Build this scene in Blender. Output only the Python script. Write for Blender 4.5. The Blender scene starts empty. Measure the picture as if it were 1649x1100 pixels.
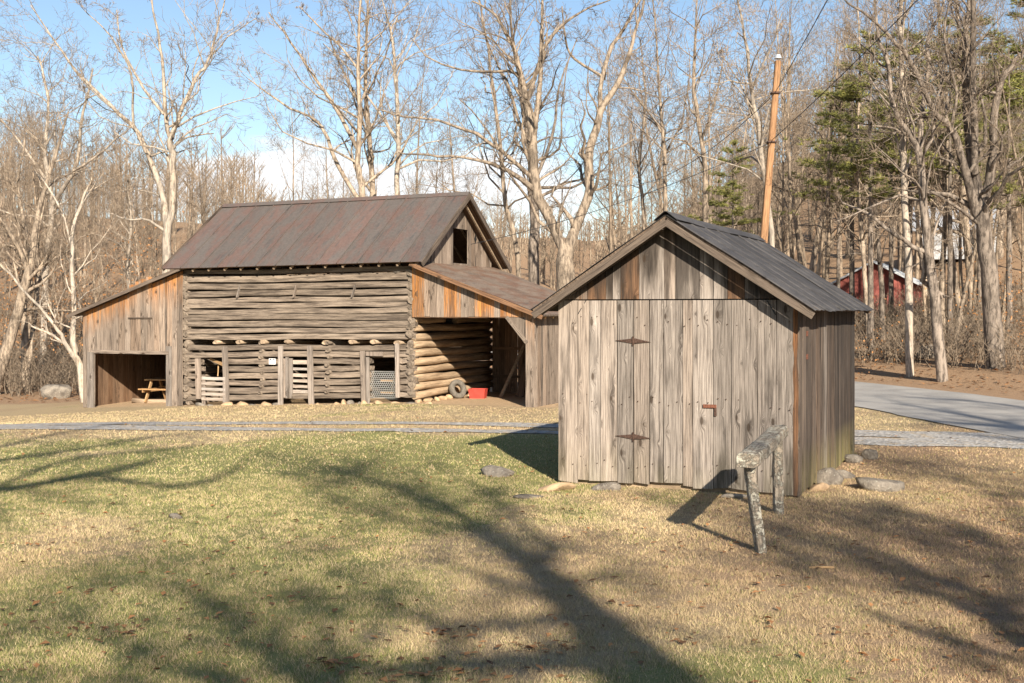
import bpy, math, random
import numpy as np
from mathutils import Vector, Matrix

# ------------------------------------------------------------------ camera, sky, sun, exposure
S = bpy.context.scene
COL = S.collection
F = 1900.0            # focal length in photo pixels
HZ = 500.0            # horizon row
CX = 824.5
CZ = 2.5              # camera height
cam = bpy.data.cameras.new('camera')
cam.sensor_width = 36.0
cam.lens = F / 1649 * 36
cam.shift_y = -(550 - HZ) / 1649
cam.clip_end = 3000
co = bpy.data.objects.new('camera', cam)
co.location = (0, 0, CZ)
co.rotation_euler = (math.radians(90), 0, 0)
COL.objects.link(co)
S.camera = co

SUN_EL = math.radians(26)
SD = Vector((-.22, .975, 0)).normalized()          # the way the light travels, seen from above
sun = bpy.data.lights.new('sun', 'SUN')
sun.energy = 5.0
sun.angle = math.radians(.55)
sun.color = (1.0, .90, .76)
so = bpy.data.objects.new('sun', sun)
ldir = Vector((SD.x * math.cos(SUN_EL), SD.y * math.cos(SUN_EL), -math.sin(SUN_EL)))
so.rotation_euler = ldir.to_track_quat('-Z', 'Y').to_euler()
so.location = (5, -20, 20)
COL.objects.link(so)

W = bpy.data.worlds.new('World')
S.world = W
W.use_nodes = True
wt = W.node_tree
bg = wt.nodes['Background']
sky = wt.nodes.new('ShaderNodeTexSky')
sky.sky_type = 'NISHITA'
sky.sun_disc = False
sky.sun_elevation = SUN_EL
sky.sun_rotation = math.atan2(-SD.x, -SD.y)
sky.air_density = 1.0
sky.dust_density = .3
sky.ozone_density = 1.7
bg.inputs['Strength'].default_value = .070


def wn(t, **k):
    n = wt.nodes.new(t)
    for a, b in k.items():
        setattr(n, a, b)
    return n


tc = wn('ShaderNodeTexCoord')
sp = wn('ShaderNodeSeparateXYZ')
wt.links.new(tc.outputs['Generated'], sp.inputs[0])
mp = wn('ShaderNodeMapping')
mp.inputs['Scale'].default_value = (7.0, 7.0, 20.0)
mp.inputs['Location'].default_value = (1.35, .2, .4)
wt.links.new(tc.outputs['Generated'], mp.inputs[0])
nz = wn('ShaderNodeTexNoise')
nz.inputs['Scale'].default_value = 1.0
nz.inputs['Detail'].default_value = 8
nz.inputs['Roughness'].default_value = .55
wt.links.new(mp.outputs[0], nz.inputs['Vector'])
def wmath(op, a, b):
    n = wn('ShaderNodeMath', operation=op)
    for i, v in enumerate((a, b)):
        if isinstance(v, (int, float)): n.inputs[i].default_value = v
        else: wt.links.new(v, n.inputs[i])
    return n.outputs[0]


def wrange(v, a, b, c=0.0, d=1.0):
    n = wn('ShaderNodeMapRange', interpolation_type='SMOOTHSTEP')
    wt.links.new(v, n.inputs['Value'])
    for k, q in zip(('From Min', 'From Max', 'To Min', 'To Max'), (a, b, c, d)): n.inputs[k].default_value = q
    return n.outputs[0]


# a bank of low cumulus round the horizon: puffy noise, cut off above about nine degrees
n2 = wn('ShaderNodeTexNoise')
n2.inputs['Scale'].default_value = 2.3
n2.inputs['Detail'].default_value = 2
mp2 = wn('ShaderNodeMapping')
mp2.inputs['Location'].default_value = (.69, 0, 0)
mp2.inputs['Scale'].default_value = (1, 1, .2)
wt.links.new(tc.outputs['Generated'], mp2.inputs[0])
wt.links.new(mp2.outputs[0], n2.inputs['Vector'])
top = wrange(n2.outputs['Fac'], .36, .62, .035, .150)          # height of the cloud tops along the horizon
edge = wmath('SUBTRACT', top, sp.outputs['Z'])
puff = wmath('ADD', wmath('MULTIPLY', wmath('SUBTRACT', nz.outputs['Fac'], .5), .13), edge)
body = wrange(puff, .0, .022)
base = wrange(sp.outputs['Z'], .07, .105, .45, 1.0)
cmf = wmath('MULTIPLY', wmath('MULTIPLY', body, base), .9)
mx = wn('ShaderNodeMix', data_type='RGBA')
wt.links.new(cmf, mx.inputs['Factor'])
wt.links.new(sky.outputs[0], mx.inputs['A'])
mx.inputs['B'].default_value = (7.9, 8.0, 8.2, 1)
wt.links.new(mx.outputs['Result'], bg.inputs['Color'])

S.view_settings.view_transform = 'Standard'
S.view_settings.look = 'None'
S.view_settings.exposure = 1.12
S.view_settings.gamma = 1
S.view_settings.use_curve_mapping = False

rnd = random.Random(7)
nrng = np.random.default_rng(11)


# ------------------------------------------------------------------ helpers
def px(x, y, Y):
    return Vector(((x - CX) / F * Y, Y, CZ - (y - HZ) / F * Y))


def ground_px(x, y):
    return px(x, y, F * CZ / (y - HZ))


def smooth(a, b, v):
    t = np.clip((np.asarray(v, float) - a) / (b - a), 0, 1)
    return t * t * (3 - 2 * t)


def vnoise(x, y, seed=0):
    x = np.asarray(x, float); y = np.asarray(y, float)
    xi = np.floor(x).astype(np.int64); yi = np.floor(y).astype(np.int64)
    xf = x - xi; yf = y - yi
    xf = xf * xf * (3 - 2 * xf); yf = yf * yf * (3 - 2 * yf)

    def h(a, b):
        n = (a * 374761393 + b * 668265263 + seed * 974634721) & 0x7fffffff
        n = ((n ^ (n >> 13)) * 1274126177) & 0x7fffffff
        return ((n ^ (n >> 16)) & 0xffff) / 65535.0
    return (h(xi, yi) * (1 - xf) + h(xi + 1, yi) * xf) * (1 - yf) + (h(xi, yi + 1) * (1 - xf) + h(xi + 1, yi + 1) * xf) * yf


def fbm(x, y, seed=0, o=4):
    s = 0; a = .5; n = 0
    for k in range(o):
        s = s + a * vnoise(x * 2 ** k, y * 2 ** k, seed + k); n += a; a *= .5
    return s / n


def road_d(X, Y):       # metres beyond the far edge of the road
    return (X - 14.7) * .939 + (Y - 33.9) * .343


def terrain(X, Y):
    X = np.asarray(X, float); Y = np.asarray(Y, float)
    z = -.046 * np.clip(-(X + 2.66), 0, 14) * smooth(23, 33, Y)
    d = road_d(X, Y)
    far = smooth(55, 90, Y)
    rt = smooth(.04, .30, X / np.maximum(Y, 5.0)); rt = np.where(Y < 55, 1.0, rt + (1 - rt) * smooth(75, 55, Y))
    z = z + .45 * smooth(1.2, 4, d) + rt * (.13 * np.clip(d - 4, 0, 60) + .22 * np.clip(d - 34, 0, 90))
    l = (Y - 55) * .7 - (X + 5) * .72 - 12
    z = z + .15 * np.clip(l, 0, 120) * smooth(0, 16, l)
    z = z + (fbm(X / 9, Y / 9, 5) - .5) * (.10 + 1.2 * far + .5 * smooth(4, 10, d))
    return z


def tz(X, Y):
    return float(terrain(X, Y))


def mesh_np(name, V, Fc, smooth_sh=False):
    me = bpy.data.meshes.new(name)
    V = np.asarray(V, np.float32); Fc = np.asarray(Fc, np.int32)
    n, k = Fc.shape
    me.vertices.add(len(V)); me.vertices.foreach_set('co', V.ravel())
    me.loops.add(n * k); me.loops.foreach_set('vertex_index', Fc.ravel())
    me.polygons.add(n)
    me.polygons.foreach_set('loop_start', np.arange(0, n * k, k, dtype=np.int32))
    me.polygons.foreach_set('loop_total', np.full(n, k, np.int32))
    if smooth_sh:
        me.polygons.foreach_set('use_smooth', np.ones(n, bool))
    me.update(calc_edges=True)
    return me


def vattr(me, name, vals):
    a = me.attributes.new(name, 'FLOAT', 'POINT')
    a.data.foreach_set('value', np.asarray(vals, np.float32))


def obj(name, me, m=None, parent=None, loc=(0, 0, 0), rot=(0, 0, 0)):
    o = bpy.data.objects.new(name, me)
    COL.objects.link(o)
    if m is not None and me is not None and not me.materials:
        me.materials.append(m)
    o.location = loc; o.rotation_euler = rot
    if parent is not None:
        o.parent = parent
    return o


def thing(name, label, cat, loc=(0, 0, 0), rz=0, group=None):
    o = obj(name, None, None, None, loc, (0, 0, rz))
    o.empty_display_size = .3
    return tag(o, label, cat, group)


def tag(o, label, cat, group=None):
    o['label'] = label; o['category'] = cat
    if group:
        o['group'] = group
    return o


def pyd(name, v, f):
    me = bpy.data.meshes.new(name); me.from_pydata(v, [], f); me.update(); return me


def box_me(sx, sy, sz, name='box', bevel=0.0, centered=True):
    x, y, z = sx / 2, sy / 2, sz / 2
    b = min(bevel, x * .8, y * .8, z * .8)
    if b <= 0:
        v = [(a * x, c * y, d * z) for d in (-1, 1) for c in (-1, 1) for a in (-1, 1)]
        f = [(0, 2, 3, 1), (4, 5, 7, 6), (0, 1, 5, 4), (2, 6, 7, 3), (0, 4, 6, 2), (1, 3, 7, 5)]
        return pyd(name, v, f)
    import bmesh
    bm = bmesh.new(); bmesh.ops.create_cube(bm, size=1)
    for q in bm.verts:
        q.co.x *= sx; q.co.y *= sy; q.co.z *= sz
    bmesh.ops.bevel(bm, geom=bm.edges[:], offset=b, segments=1, affect='EDGES')
    me = bpy.data.meshes.new(name); bm.to_mesh(me); bm.free(); return me


def bar(name, p, q, w, h, m, parent, roll=0.0, bevel=0.0):
    """a straight squared timber from p to q; local Z runs along it"""
    p = Vector(p); q = Vector(q); d = q - p
    me = board_me(w, d.length, h, n=3, rag=0.0)
    o = obj(name, me, m, parent)
    o.rotation_mode = 'QUATERNION'
    qq = d.to_track_quat('Z', 'Y')
    o.rotation_quaternion = qq @ Matrix.Rotation(roll, 4, 'Z').to_quaternion()
    o.location = p
    return o


def board_me(w, h, t=.025, zl=None, zr=None, n=4, rag=.0, warm=None, moss=None, dark=None, wob=.003):
    """upright plank: local X width, Y thickness, Z length from 0; zl/zr give a slanted top"""
    zl = h if zl is None else zl; zr = h if zr is None else zr
    v = []; wa = []; mo = []; da = []
    b0 = rnd.uniform(-rag, rag); b1 = rnd.uniform(-rag, rag)
    cup = rnd.uniform(-.5, .5) * min(.006, t * .2)
    for k in range(n + 1):
        f = k / n
        e0 = rnd.uniform(-wob, wob); e1 = rnd.uniform(-wob, wob)
        for (sx, sy) in ((-1, -1), (1, -1), (1, 1), (-1, 1)):
            zt = zl if sx < 0 else zr
            bb = b0 if sx < 0 else b1
            v.append((sx * w / 2 + (e0 if sx < 0 else e1), sy * t / 2 + cup * math.sin(f * 3.1), bb * (1 - f) + zt * f))
            wa.append(warm(f) if warm else 0); mo.append(moss(f) if moss else 0); da.append(dark(f) if dark else 0)
    f = [(0, 3, 2, 1), tuple(4 * n + i for i in range(4))]
    for k in range(n):
        for i in range(4):
            j = (i + 1) % 4
            f.append((4 * k + i, 4 * k + j, 4 * k + 4 + j, 4 * k + 4 + i))
    me = pyd('board', v, f)
    if warm: vattr(me, 'warm', wa)
    if moss: vattr(me, 'moss', mo)
    if dark: vattr(me, 'dark', da)
    return me


def log_me(L, hy, hz, seed, round_=.6, segs=10, flare=0.0):
    """log along local X from 0 to L, with an uneven hewn section"""
    r = random.Random(seed)
    k = 10
    base = []
    for i in range(k):
        a = 2 * math.pi * (i + .5) / k
        c, s_ = math.cos(a), math.sin(a)
        e = .38 + .62 * round_
        base.append((math.copysign(abs(c) ** e, c) * hy, math.copysign(abs(s_) ** e, s_) * hz))
    v = []
    oy = oz = 0; tap = r.uniform(.86, 1.1)
    ph = r.uniform(0, 6.3); ph2 = r.uniform(0, 6.3); fr = r.uniform(1.5, 4)
    for q in range(segs + 1):
        f = q / segs
        oz = .016 * math.sin(ph + fr * f * 3) + r.uniform(-.006, .006)
        oy = .018 * math.sin(ph2 + fr * f * 2) + r.uniform(-.006, .006)
        sc = 1 + (tap - 1) * f
        for i in range(k):
            jj = r.uniform(.94, 1.04)
            v.append((f * L + (r.uniform(-.02, .02) if q in (0, segs) else 0), base[i][0] * jj + oy, base[i][1] * sc * jj + oz))
    f = [tuple(reversed(range(k))), tuple(segs * k + i for i in range(k))]
    for q in range(segs):
        for i in range(k):
            j = (i + 1) % k
            f.append((q * k + i, q * k + j, (q + 1) * k + j, (q + 1) * k + i))
    me = pyd('log', v, f)
    for p in me.polygons[2:]:
        p.use_smooth = round_ > .3
    return me


# ------------------------------------------------------------------ materials
class NT:
    def __init__(self, name, rough=.85):
        self.m = bpy.data.materials.new(name); self.m.use_nodes = True
        self.t = self.m.node_tree; self.b = self.t.nodes['Principled BSDF']
        self.b.inputs['Roughness'].default_value = rough
        self.b.inputs['Specular IOR Level'].default_value = .25

    def n(self, typ, ins=None, **k):
        n = self.t.nodes.new('ShaderNode' + typ)
        for a, b in k.items():
            setattr(n, a, b)
        for a, b in (ins or {}).items():
            self.set(n.inputs[a], b)
        return n

    def set(self, i, v):
        if hasattr(v, 'is_linked') or isinstance(v, bpy.types.NodeSocket):
            self.t.links.new(v, i)
        else:
            i.default_value = v

    def math(self, op, a, b=0.0, c=None, clamp=False):
        n = self.n('Math', operation=op, use_clamp=clamp)
        self.set(n.inputs[0], a); self.set(n.inputs[1], b)
        if c is not None: self.set(n.inputs[2], c)
        return n.outputs[0]

    def comb(self, x, y, z):
        n = self.n('CombineXYZ'); self.set(n.inputs[0], x); self.set(n.inputs[1], y); self.set(n.inputs[2], z)
        return n.outputs[0]

    def sep(self, v):
        n = self.n('SeparateXYZ'); self.set(n.inputs[0], v); return n.outputs

    def noise(self, v, scale=1.0, detail=5, rough=.6, dist=0.0):
        n = self.n('TexNoise', {'Vector': v, 'Scale': scale, 'Detail': detail, 'Roughness': rough, 'Distortion': dist})
        return n.outputs['Fac']

    def rng(self, v, a, b, c=0.0, d=1.0, sm=True):
        n = self.n('MapRange', {'Value': v, 'From Min': a, 'From Max': b, 'To Min': c, 'To Max': d})
        if sm: n.interpolation_type = 'SMOOTHSTEP'
        return n.outputs[0]

    def mix(self, f, a, b, mode='MIX'):
        n = self.n('Mix', data_type='RGBA', blend_type=mode)
        self.set(n.inputs['Factor'], f)
        for k, v in (('A', a), ('B', b)):
            if isinstance(v, tuple) and len(v) == 3: v = v + (1,)
            self.set([i for i in n.inputs if i.name == k and i.type == 'RGBA'][0], v)
        return [o for o in n.outputs if o.type == 'RGBA'][0]

    def attr(self, name):
        return self.n('Attribute', attribute_name=name).outputs['Fac']

    def coords(self, spread=20.0):
        tc = self.n('TexCoord').outputs['Object']
        r = self.n('ObjectInfo').outputs['Random']
        off = self.comb(self.math('MULTIPLY', r, spread), self.math('MULTIPLY', r, spread * .37), self.math('MULTIPLY', r, spread * 1.71))
        a = self.n('VectorMath', operation='ADD'); self.set(a.inputs[0], tc); self.set(a.inputs[1], off)
        return a.outputs[0], r

    def bump(self, h, strength=.5, dist=.01):
        n = self.n('Bump', {'Height': h, 'Strength': strength, 'Distance': dist})
        self.t.links.new(n.outputs[0], self.b.inputs['Normal'])

    def color(self, c):
        if isinstance(c, tuple): c = c + (1,)
        self.set(self.b.inputs['Base Color'], c)


def plank_mat(name, light, dark, warmc, lo=.72, hi=1.12, knots=1.0, stain=.5):
    t = NT(name, .88)
    v, r = t.coords()
    x, y, z = t.sep(v)
    kv = t.comb(t.math('MULTIPLY', x, 5.0), t.math('MULTIPLY', z, 2.0), 0.0)
    von = t.n('TexVoronoi', {'Vector': kv, 'Scale': 1.0, 'Randomness': 1.0}, voronoi_dimensions='2D')
    kr = t.sep(von.outputs['Color'])[0]
    vo = t.math('ADD', von.outputs['Distance'], t.rng(kr, .12, .62, -.03, .22, False))
    core = t.rng(vo, .12, .05)
    ring = t.rng(vo, .36, .04)
    xb = t.math('ADD', x, t.math('MULTIPLY', ring, .05))
    g = t.noise(t.comb(t.math('MULTIPLY', xb, 55), t.math('MULTIPLY', y, 40), t.math('MULTIPLY', z, 1.3)), 1, 6, .68)
    broad = t.noise(t.comb(t.math('MULTIPLY', x, 7), t.math('MULTIPLY', y, 3), t.math('MULTIPLY', z, .8)), 1, 4, .6)
    fine = t.noise(t.comb(t.math('MULTIPLY', xb, 190), t.math('MULTIPLY', y, 120), t.math('MULTIPLY', z, 3.5)), 1, 3, .6)
    c = t.mix(t.rng(g, .30, .62), dark, light)
    c = t.mix(t.math('MULTIPLY', t.rng(vo, .30, .08), .35 * knots), c, tuple(q * .6 for q in dark))
    c = t.mix(t.math('MULTIPLY', t.rng(broad, .5, .74), stain), c, tuple(q * .38 for q in dark))
    w = t.math('MULTIPLY', t.attr('warm'), t.rng(broad, .25, .62), clamp=True)
    wc = t.mix(t.rng(g, .35, .65), tuple(q * .42 for q in warmc), warmc)
    c = t.mix(t.math('MULTIPLY', w, t.rng(g, .30, .56, .25, 1.0)), c, wc)
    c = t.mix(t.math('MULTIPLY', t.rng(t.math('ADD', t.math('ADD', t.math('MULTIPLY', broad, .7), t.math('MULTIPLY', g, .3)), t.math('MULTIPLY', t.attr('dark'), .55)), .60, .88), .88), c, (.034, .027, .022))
    c = t.mix(t.math('MULTIPLY', t.attr('moss'), t.rng(t.math('ADD', broad, t.math('MULTIPLY', g, .5)), .5, .85), clamp=True), c, (.30, .27, .07))
    c = t.mix(t.math('MULTIPLY', core, .85 * knots), c, (.045, .028, .016))
    tone = t.rng(r, 0, 1, lo, hi, False)
    fv = t.rng(fine, .3, .7, .68, 1.15)
    tv = t.math('MULTIPLY', tone, fv)
    c = t.mix(1.0, c, t.comb(tv, tv, tv), 'MULTIPLY')
    hue = t.math('FRACT', t.math('MULTIPLY', r, 7.31))
    c = t.mix(t.math('MULTIPLY', t.rng(hue, .55, 1.0, 0, 1, False), .45), c, t.mix(1.0, c, (1.0, .80, .62), 'MULTIPLY'))
    t.color(c)
    t.bump(t.math('ADD', g, t.math('MULTIPLY', fine, .35)), .8, .010)
    return t.m


def log_mat(name, light, dark, lo=.8, hi=1.15):
    t = NT(name, .9)
    v, r = t.coords(40)
    x, y, z = t.sep(v)
    g = t.noise(t.comb(t.math('MULTIPLY', x, 1.1), t.math('MULTIPLY', y, 15), t.math('MULTIPLY', z, 17)), 1, 7, .75)
    b = t.noise(t.comb(t.math('MULTIPLY', x, .6), t.math('MULTIPLY', y, 4), t.math('MULTIPLY', z, 5)), 1, 4, .6)
    kv = t.n('TexVoronoi', {'Vector': t.comb(t.math('MULTIPLY', x, 1.2), t.math('MULTIPLY', y, 4), t.math('MULTIPLY', z, 4))}).outputs['Distance']
    c = t.mix(t.rng(g, .33, .66), dark, light)
    c = t.mix(t.math('MULTIPLY', t.rng(b, .5, .75), .55), c, tuple(q * .5 for q in dark))
    c = t.mix(t.rng(kv, .12, .05), c, (.05, .035, .02))
    c = t.mix(t.rng(g, .34, .26), c, (.03, .024, .018))
    tone = t.rng(r, 0, 1, lo, hi, False)
    c = t.mix(1.0, c, t.comb(tone, tone, tone), 'MULTIPLY')
    t.color(c)
    t.bump(g, .9, .02)
    return t.m


M = {}
M['plank'] = plank_mat('weathered_grey_planks', (.395, .338, .288), (.125, .102, .085), (.26, .125, .05), .62, 1.12, .9, .7)
M['orange'] = plank_mat('sheltered_brown_planks', (.24, .135, .075), (.085, .045, .026), (.36, .16, .06), stain=.5)
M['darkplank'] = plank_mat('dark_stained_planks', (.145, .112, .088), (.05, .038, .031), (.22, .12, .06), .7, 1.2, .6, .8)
M['barnplank'] = plank_mat('barn_planks', (.32, .255, .20), (.095, .072, .057), (.52, .225, .065), .62, 1.2, .8, .75)
M['insideplank'] = plank_mat('unweathered_inside_planks', (.215, .135, .083), (.085, .052, .033), (.3, .15, .06), .55, 1.25, .6, .4)
M['pinewood'] = plank_mat('yellow_brown_lumber', (.42, .27, .135), (.24, .145, .07), (.5, .3, .1), .9, 1.1, .4, .1)
M['slat'] = plank_mat('pale_slats', (.46, .41, .36), (.20, .17, .145), (.3, .2, .1), .85, 1.15, .3, .3)
M['trim'] = plank_mat('weathered_trim', (.165, .128, .098), (.055, .042, .034), (.3, .14, .06), .8, 1.1, .4, .6)
M['log'] = log_mat('hewn_log', (.29, .23, .175), (.075, .058, .045), .66, 1.2)
M['roundlog'] = log_mat('round_log', (.44, .32, .205), (.19, .13, .08))
M['logend'] = log_mat('log_end_grain', (.25, .20, .15), (.09, .07, .054))
M['beam'] = log_mat('pole_timber', (.40, .30, .20), (.22, .16, .11))


def simple(name, col, rough=.8, metal=0.0, var=.3, scale=6.0, bump=.3, bd=.01):
    t = NT(name, rough); v, r = t.coords()
    n = t.noise(v, scale, 6, .65)
    a = tuple(q * (1 - var) for q in col); b = tuple(min(1, q * (1 + var)) for q in col)
    t.color(t.mix(t.rng(n, .3, .7), a, b)); t.b.inputs['Metallic'].default_value = metal
    t.bump(n, bump, bd)
    return t.m


M['rust'] = simple('rusted_iron', (.075, .045, .033), .75, .3, .45, 40)
M['rustplate'] = simple('red_rusted_plate', (.16, .065, .04), .8, .2, .4, 40)
M['white'] = simple('white_enamel', (.78, .78, .76), .5, 0, .05)
M['black'] = simple('black_print_and_dark_openings', (.02, .02, .02), .6, 0, .1)
M['rubber'] = simple('dusty_tyre_rubber', (.13, .115, .095), .85, 0, .3, 14)
M['red'] = simple('faded_red_plastic', (.42, .055, .04), .5, 0, .15, 8, .1)
M['redpaint'] = simple('faded_barn_red_paint', (.22, .066, .053), .8, 0, .3, 3)
M['galv'] = simple('galvanised_steel', (.52, .54, .56), .45, .5, .15, 4, .1)
M['wire'] = simple('dark_cable', (.03, .03, .032), .6)
M['mesh'] = simple('galvanised_wire', (.55, .54, .5), .5, .4, .1)
M['dirt'] = simple('bare_dirt', (.30, .22, .14), .95, 0, .3, 5, .6, .03)


def roof_mat(name, a, b, c, seam=1.0):
    t = NT(name, .62); v, r = t.coords(0.0)
    x, y, z = t.sep(v)
    n1 = t.noise(t.comb(t.math('MULTIPLY', x, 2.2), t.math('MULTIPLY', y, .9), t.math('MULTIPLY', z, .9)), 1, 6, .65)
    n2 = t.noise(t.comb(t.math('MULTIPLY', x, 9), t.math('MULTIPLY', y, 1.2), 0.0), 1, 6, .7)
    n3 = t.noise(v, 22, 4, .6)
    k = t.mix(t.rng(t.math('ADD', n1, t.math('MULTIPLY', t.math('SUBTRACT', r, .5), .10)), .42, .60), a, b)
    k = t.mix(t.rng(n2, .5, .72), k, c)
    s = t.rng(n3, .3, .7, .85, 1.12)
    tone = t.math('MULTIPLY', s, t.rng(r, 0, 1, .88, 1.12, False))
    k = t.mix(1.0, k, t.comb(tone, tone, tone), 'MULTIPLY')
    t.color(k); t.b.inputs['Metallic'].default_value = .15
    t.bump(n1, .25, .015)
    return t.m


M['barnroof'] = roof_mat('painted_barn_roof', (.122, .104, .092), (.138, .092, .077), (.075, .07, .067))
M['leanroof'] = roof_mat('rusted_lean_to_roof', (.175, .135, .105), (.14, .085, .06), (.10, .085, .075))
M['shedroof'] = roof_mat('dark_shed_roof', (.052, .049, .048), (.075, .07, .067), (.032, .03, .029))

# bark
def bark(name, light, dark, blot=0.0):
    t = NT(name, .9)
    tcn = t.n('TexCoord').outputs['Object']; r = t.n('ObjectInfo').outputs['Random']
    x, y, z = t.sep(tcn)
    g = t.noise(t.comb(t.math('MULTIPLY', x, 9), t.math('MULTIPLY', y, 9), t.math('MULTIPLY', z, 2.0)), 1, 6, .7)
    b = t.noise(tcn, .9, 4, .6)
    c = t.mix(t.rng(g, .38, .58), dark, light)
    b2 = t.noise(tcn, 4.5, 5, .7)
    c = t.mix(t.math('MULTIPLY', t.rng(b, .48, .66), .5), c, tuple(q * .5 for q in dark))
    c = t.mix(t.math('MULTIPLY', t.rng(b2, .54, .68), .6), c, tuple(q * .4 for q in dark))  # dark blotches: bark mottling, plus painted-in shade from neighbouring branches
    if blot: c = t.mix(t.math('MULTIPLY', t.rng(b, .4, .5), blot), c, (.62, .57, .50))
    tone = t.rng(r, 0, 1, .75, 1.2, False)
    t.color(t.mix(1.0, c, t.comb(tone, tone, tone), 'MULTIPLY'))
    t.bump(g, .9, .04)
    return t.m


M['bark'] = bark('grey_tan_bark', (.365, .29, .215), (.12, .093, .07))
M['barkdark'] = bark('furrowed_grey_bark', (.25, .205, .165), (.075, .06, .048))
M['barkpale'] = bark('pale_bark', (.44, .36, .275), (.16, .127, .097), .18)
M['twig'] = bark('thin_twig_bark', (.33, .255, .185), (.13, .10, .073))
M['barkfar'] = bark('woodland_bark', (.33, .255, .182), (.12, .092, .066))
t = NT('leaf_litter_brown', .9); v, r = t.coords()
t.color(t.mix(t.rng(t.attr('tone'), 0, 1, 0, 1, False), (.10, .05, .024), (.44, .215, .085))); M['leaf'] = t.m
t = NT('pine_needles', .75)
t.color(t.mix(t.attr('tone'), (.085, .098, .028), (.31, .295, .085))); M['needle'] = t.m
t = NT('grass_blades', .75)
c = t.mix(t.attr('green'), t.mix(t.attr('rust'), (.58, .44, .265), (.47, .31, .195)), (.23, .27, .06))
tn = t.attr('tone')
c = t.mix(1.0, c, t.comb(tn, tn, tn), 'MULTIPLY')
t.color(c); M['blade'] = t.m

# ground
t = NT('lawn_and_litter', .95)
tcn = t.n('TexCoord').outputs['Object']
n1 = t.noise(tcn, .9, 8, .65); n2 = t.noise(tcn, 9, 6, .7); n3 = t.noise(tcn, 70, 4, .7); n4 = t.noise(tcn, 26, 5, .65)
gf = t.rng(t.math('ADD', t.attr('green'), t.math('MULTIPLY', t.math('SUBTRACT', n2, .5), 1.6)), .2, .8)
grass = t.mix(gf, t.mix(t.attr('rust'), (.39, .295, .17), (.30, .19, .115)), (.23, .225, .08))
grass = t.mix(t.math('MULTIPLY', t.rng(n4, .52, .72), .4), grass, (.16, .105, .06))
lit = t.mix(t.rng(n4, .3, .7), (.185, .115, .066), (.46, .30, .175))
lit = t.mix(t.rng(n2, .45, .7), lit, (.31, .205, .122))
dirt = t.mix(t.rng(n2, .3, .7), (.40, .275, .16), (.54, .385, .235))
lf = t.rng(t.math('ADD', t.attr('litter'), t.math('MULTIPLY', t.math('SUBTRACT', n1, .5), .5)), .35, .65)
c = t.mix(lf, grass, lit)
df = t.rng(t.math('ADD', t.attr('dirt'), t.math('MULTIPLY', t.math('SUBTRACT', n2, .5), .8)), .3, .7)
c = t.mix(df, c, dirt)
v3 = t.rng(n3, .28, .72, .62, 1.25)
c = t.mix(1.0, c, t.comb(v3, v3, v3), 'MULTIPLY')
t.color(c)
t.bump(t.math('ADD', n4, t.math('MULTIPLY', n3, .6)), .9, .03)
M['ground'] = t.m
t = NT('grey_gravel', .9)
tcn = t.n('TexCoord').outputs['Object']
vo = t.n('TexVoronoi', {'Vector': tcn, 'Scale': 15.0}); n2 = t.noise(tcn, 3, 6, .65)
c = t.mix(vo.outputs['Color'], (.18, .17, .155), (.48, .455, .42))
c = t.mix(t.math('MULTIPLY', t.rng(n2, .5, .68), .65), c, (.42, .31, .18))
t.color(c); t.bump(vo.outputs['Distance'], .9, .03); M['gravel'] = t.m
t = NT('worn_asphalt', .85)
tcn = t.n('TexCoord').outputs['Object']
n1 = t.noise(tcn, .7, 5, .6); n2 = t.noise(tcn, 45, 4, .7)
c = t.mix(t.rng(n1, .3, .7), (.27, .255, .235), (.36, .34, .31))
v3 = t.rng(n2, .25, .75, .75, 1.2); c = t.mix(1.0, c, t.comb(v3, v3, v3), 'MULTIPLY')
t.color(c); t.bump(n2, .4, .006); M['asphalt'] = t.m
t = NT('lichen_stone', .9); v, r = t.coords()
n1 = t.noise(v, 4, 6, .65); n2 = t.noise(v, 22, 5, .7)
c = t.mix(t.rng(n1, .35, .65), (.13, .11, .09), (.30, .26, .21)); c = t.mix(t.math('MULTIPLY', t.rng(n2, .55, .7), .6), c, (.45, .43, .36))
t.color(c); t.bump(n2, 1.0, .05); M['stone'] = t.m
M['sandstone'] = simple('tan_field_stone', (.36, .25, .15), .9, 0, .3, 6, .7, .03)
t = NT('lichen_covered_timber', .95); v, r = t.coords(9)
x, y, z = t.sep(v)
n1 = t.noise(v, 11, 7, .7); n2 = t.noise(v, 34, 6, .75); n3 = t.noise(t.comb(t.math('MULTIPLY', x, 40), t.math('MULTIPLY', y, 40), t.math('MULTIPLY', z, 2.5)), 1, 5, .6)
c = t.mix(t.rng(n3, .35, .65), (.17, .14, .108), (.40, .335, .26))
lm = t.rng(t.math('ADD', n1, t.math('MULTIPLY', n2, .55)), .74, .84)
c = t.mix(t.math('MULTIPLY', lm, .95), c, t.mix(n2, (.40, .37, .30), (.52, .49, .40)))
t.color(c); t.bump(t.math('ADD', t.math('MULTIPLY', n2, .8), t.math('MULTIPLY', lm, .5)), 1.0, .03); M['lichen'] = t.m

# ------------------------------------------------------------------ ground
RZ = -math.radians(24.3)
U = Vector((math.cos(RZ), math.sin(RZ), 0)); Vv = Vector((-U.y, U.x, 0))
SH = Vector((.686, 17.27, 0)); SW, SDp = 3.463, 5.09      # shed front-left corner, width, depth
BA = Vector((-2.66, 31.67, 0)); BL, BD = 7.69, 4.88       # barn front-right log corner, length, depth
LX, RX = 3.845, 3.574                                     # lean-to widths


def local(o, X, Y):
    dx = np.asarray(X) - o.x; dy = np.asarray(Y) - o.y
    return dx * U.x + dy * U.y, dx * Vv.x + dy * Vv.y


def drive_c(X):
    return 24.78 - .205 * X - .002 * X * X


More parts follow.
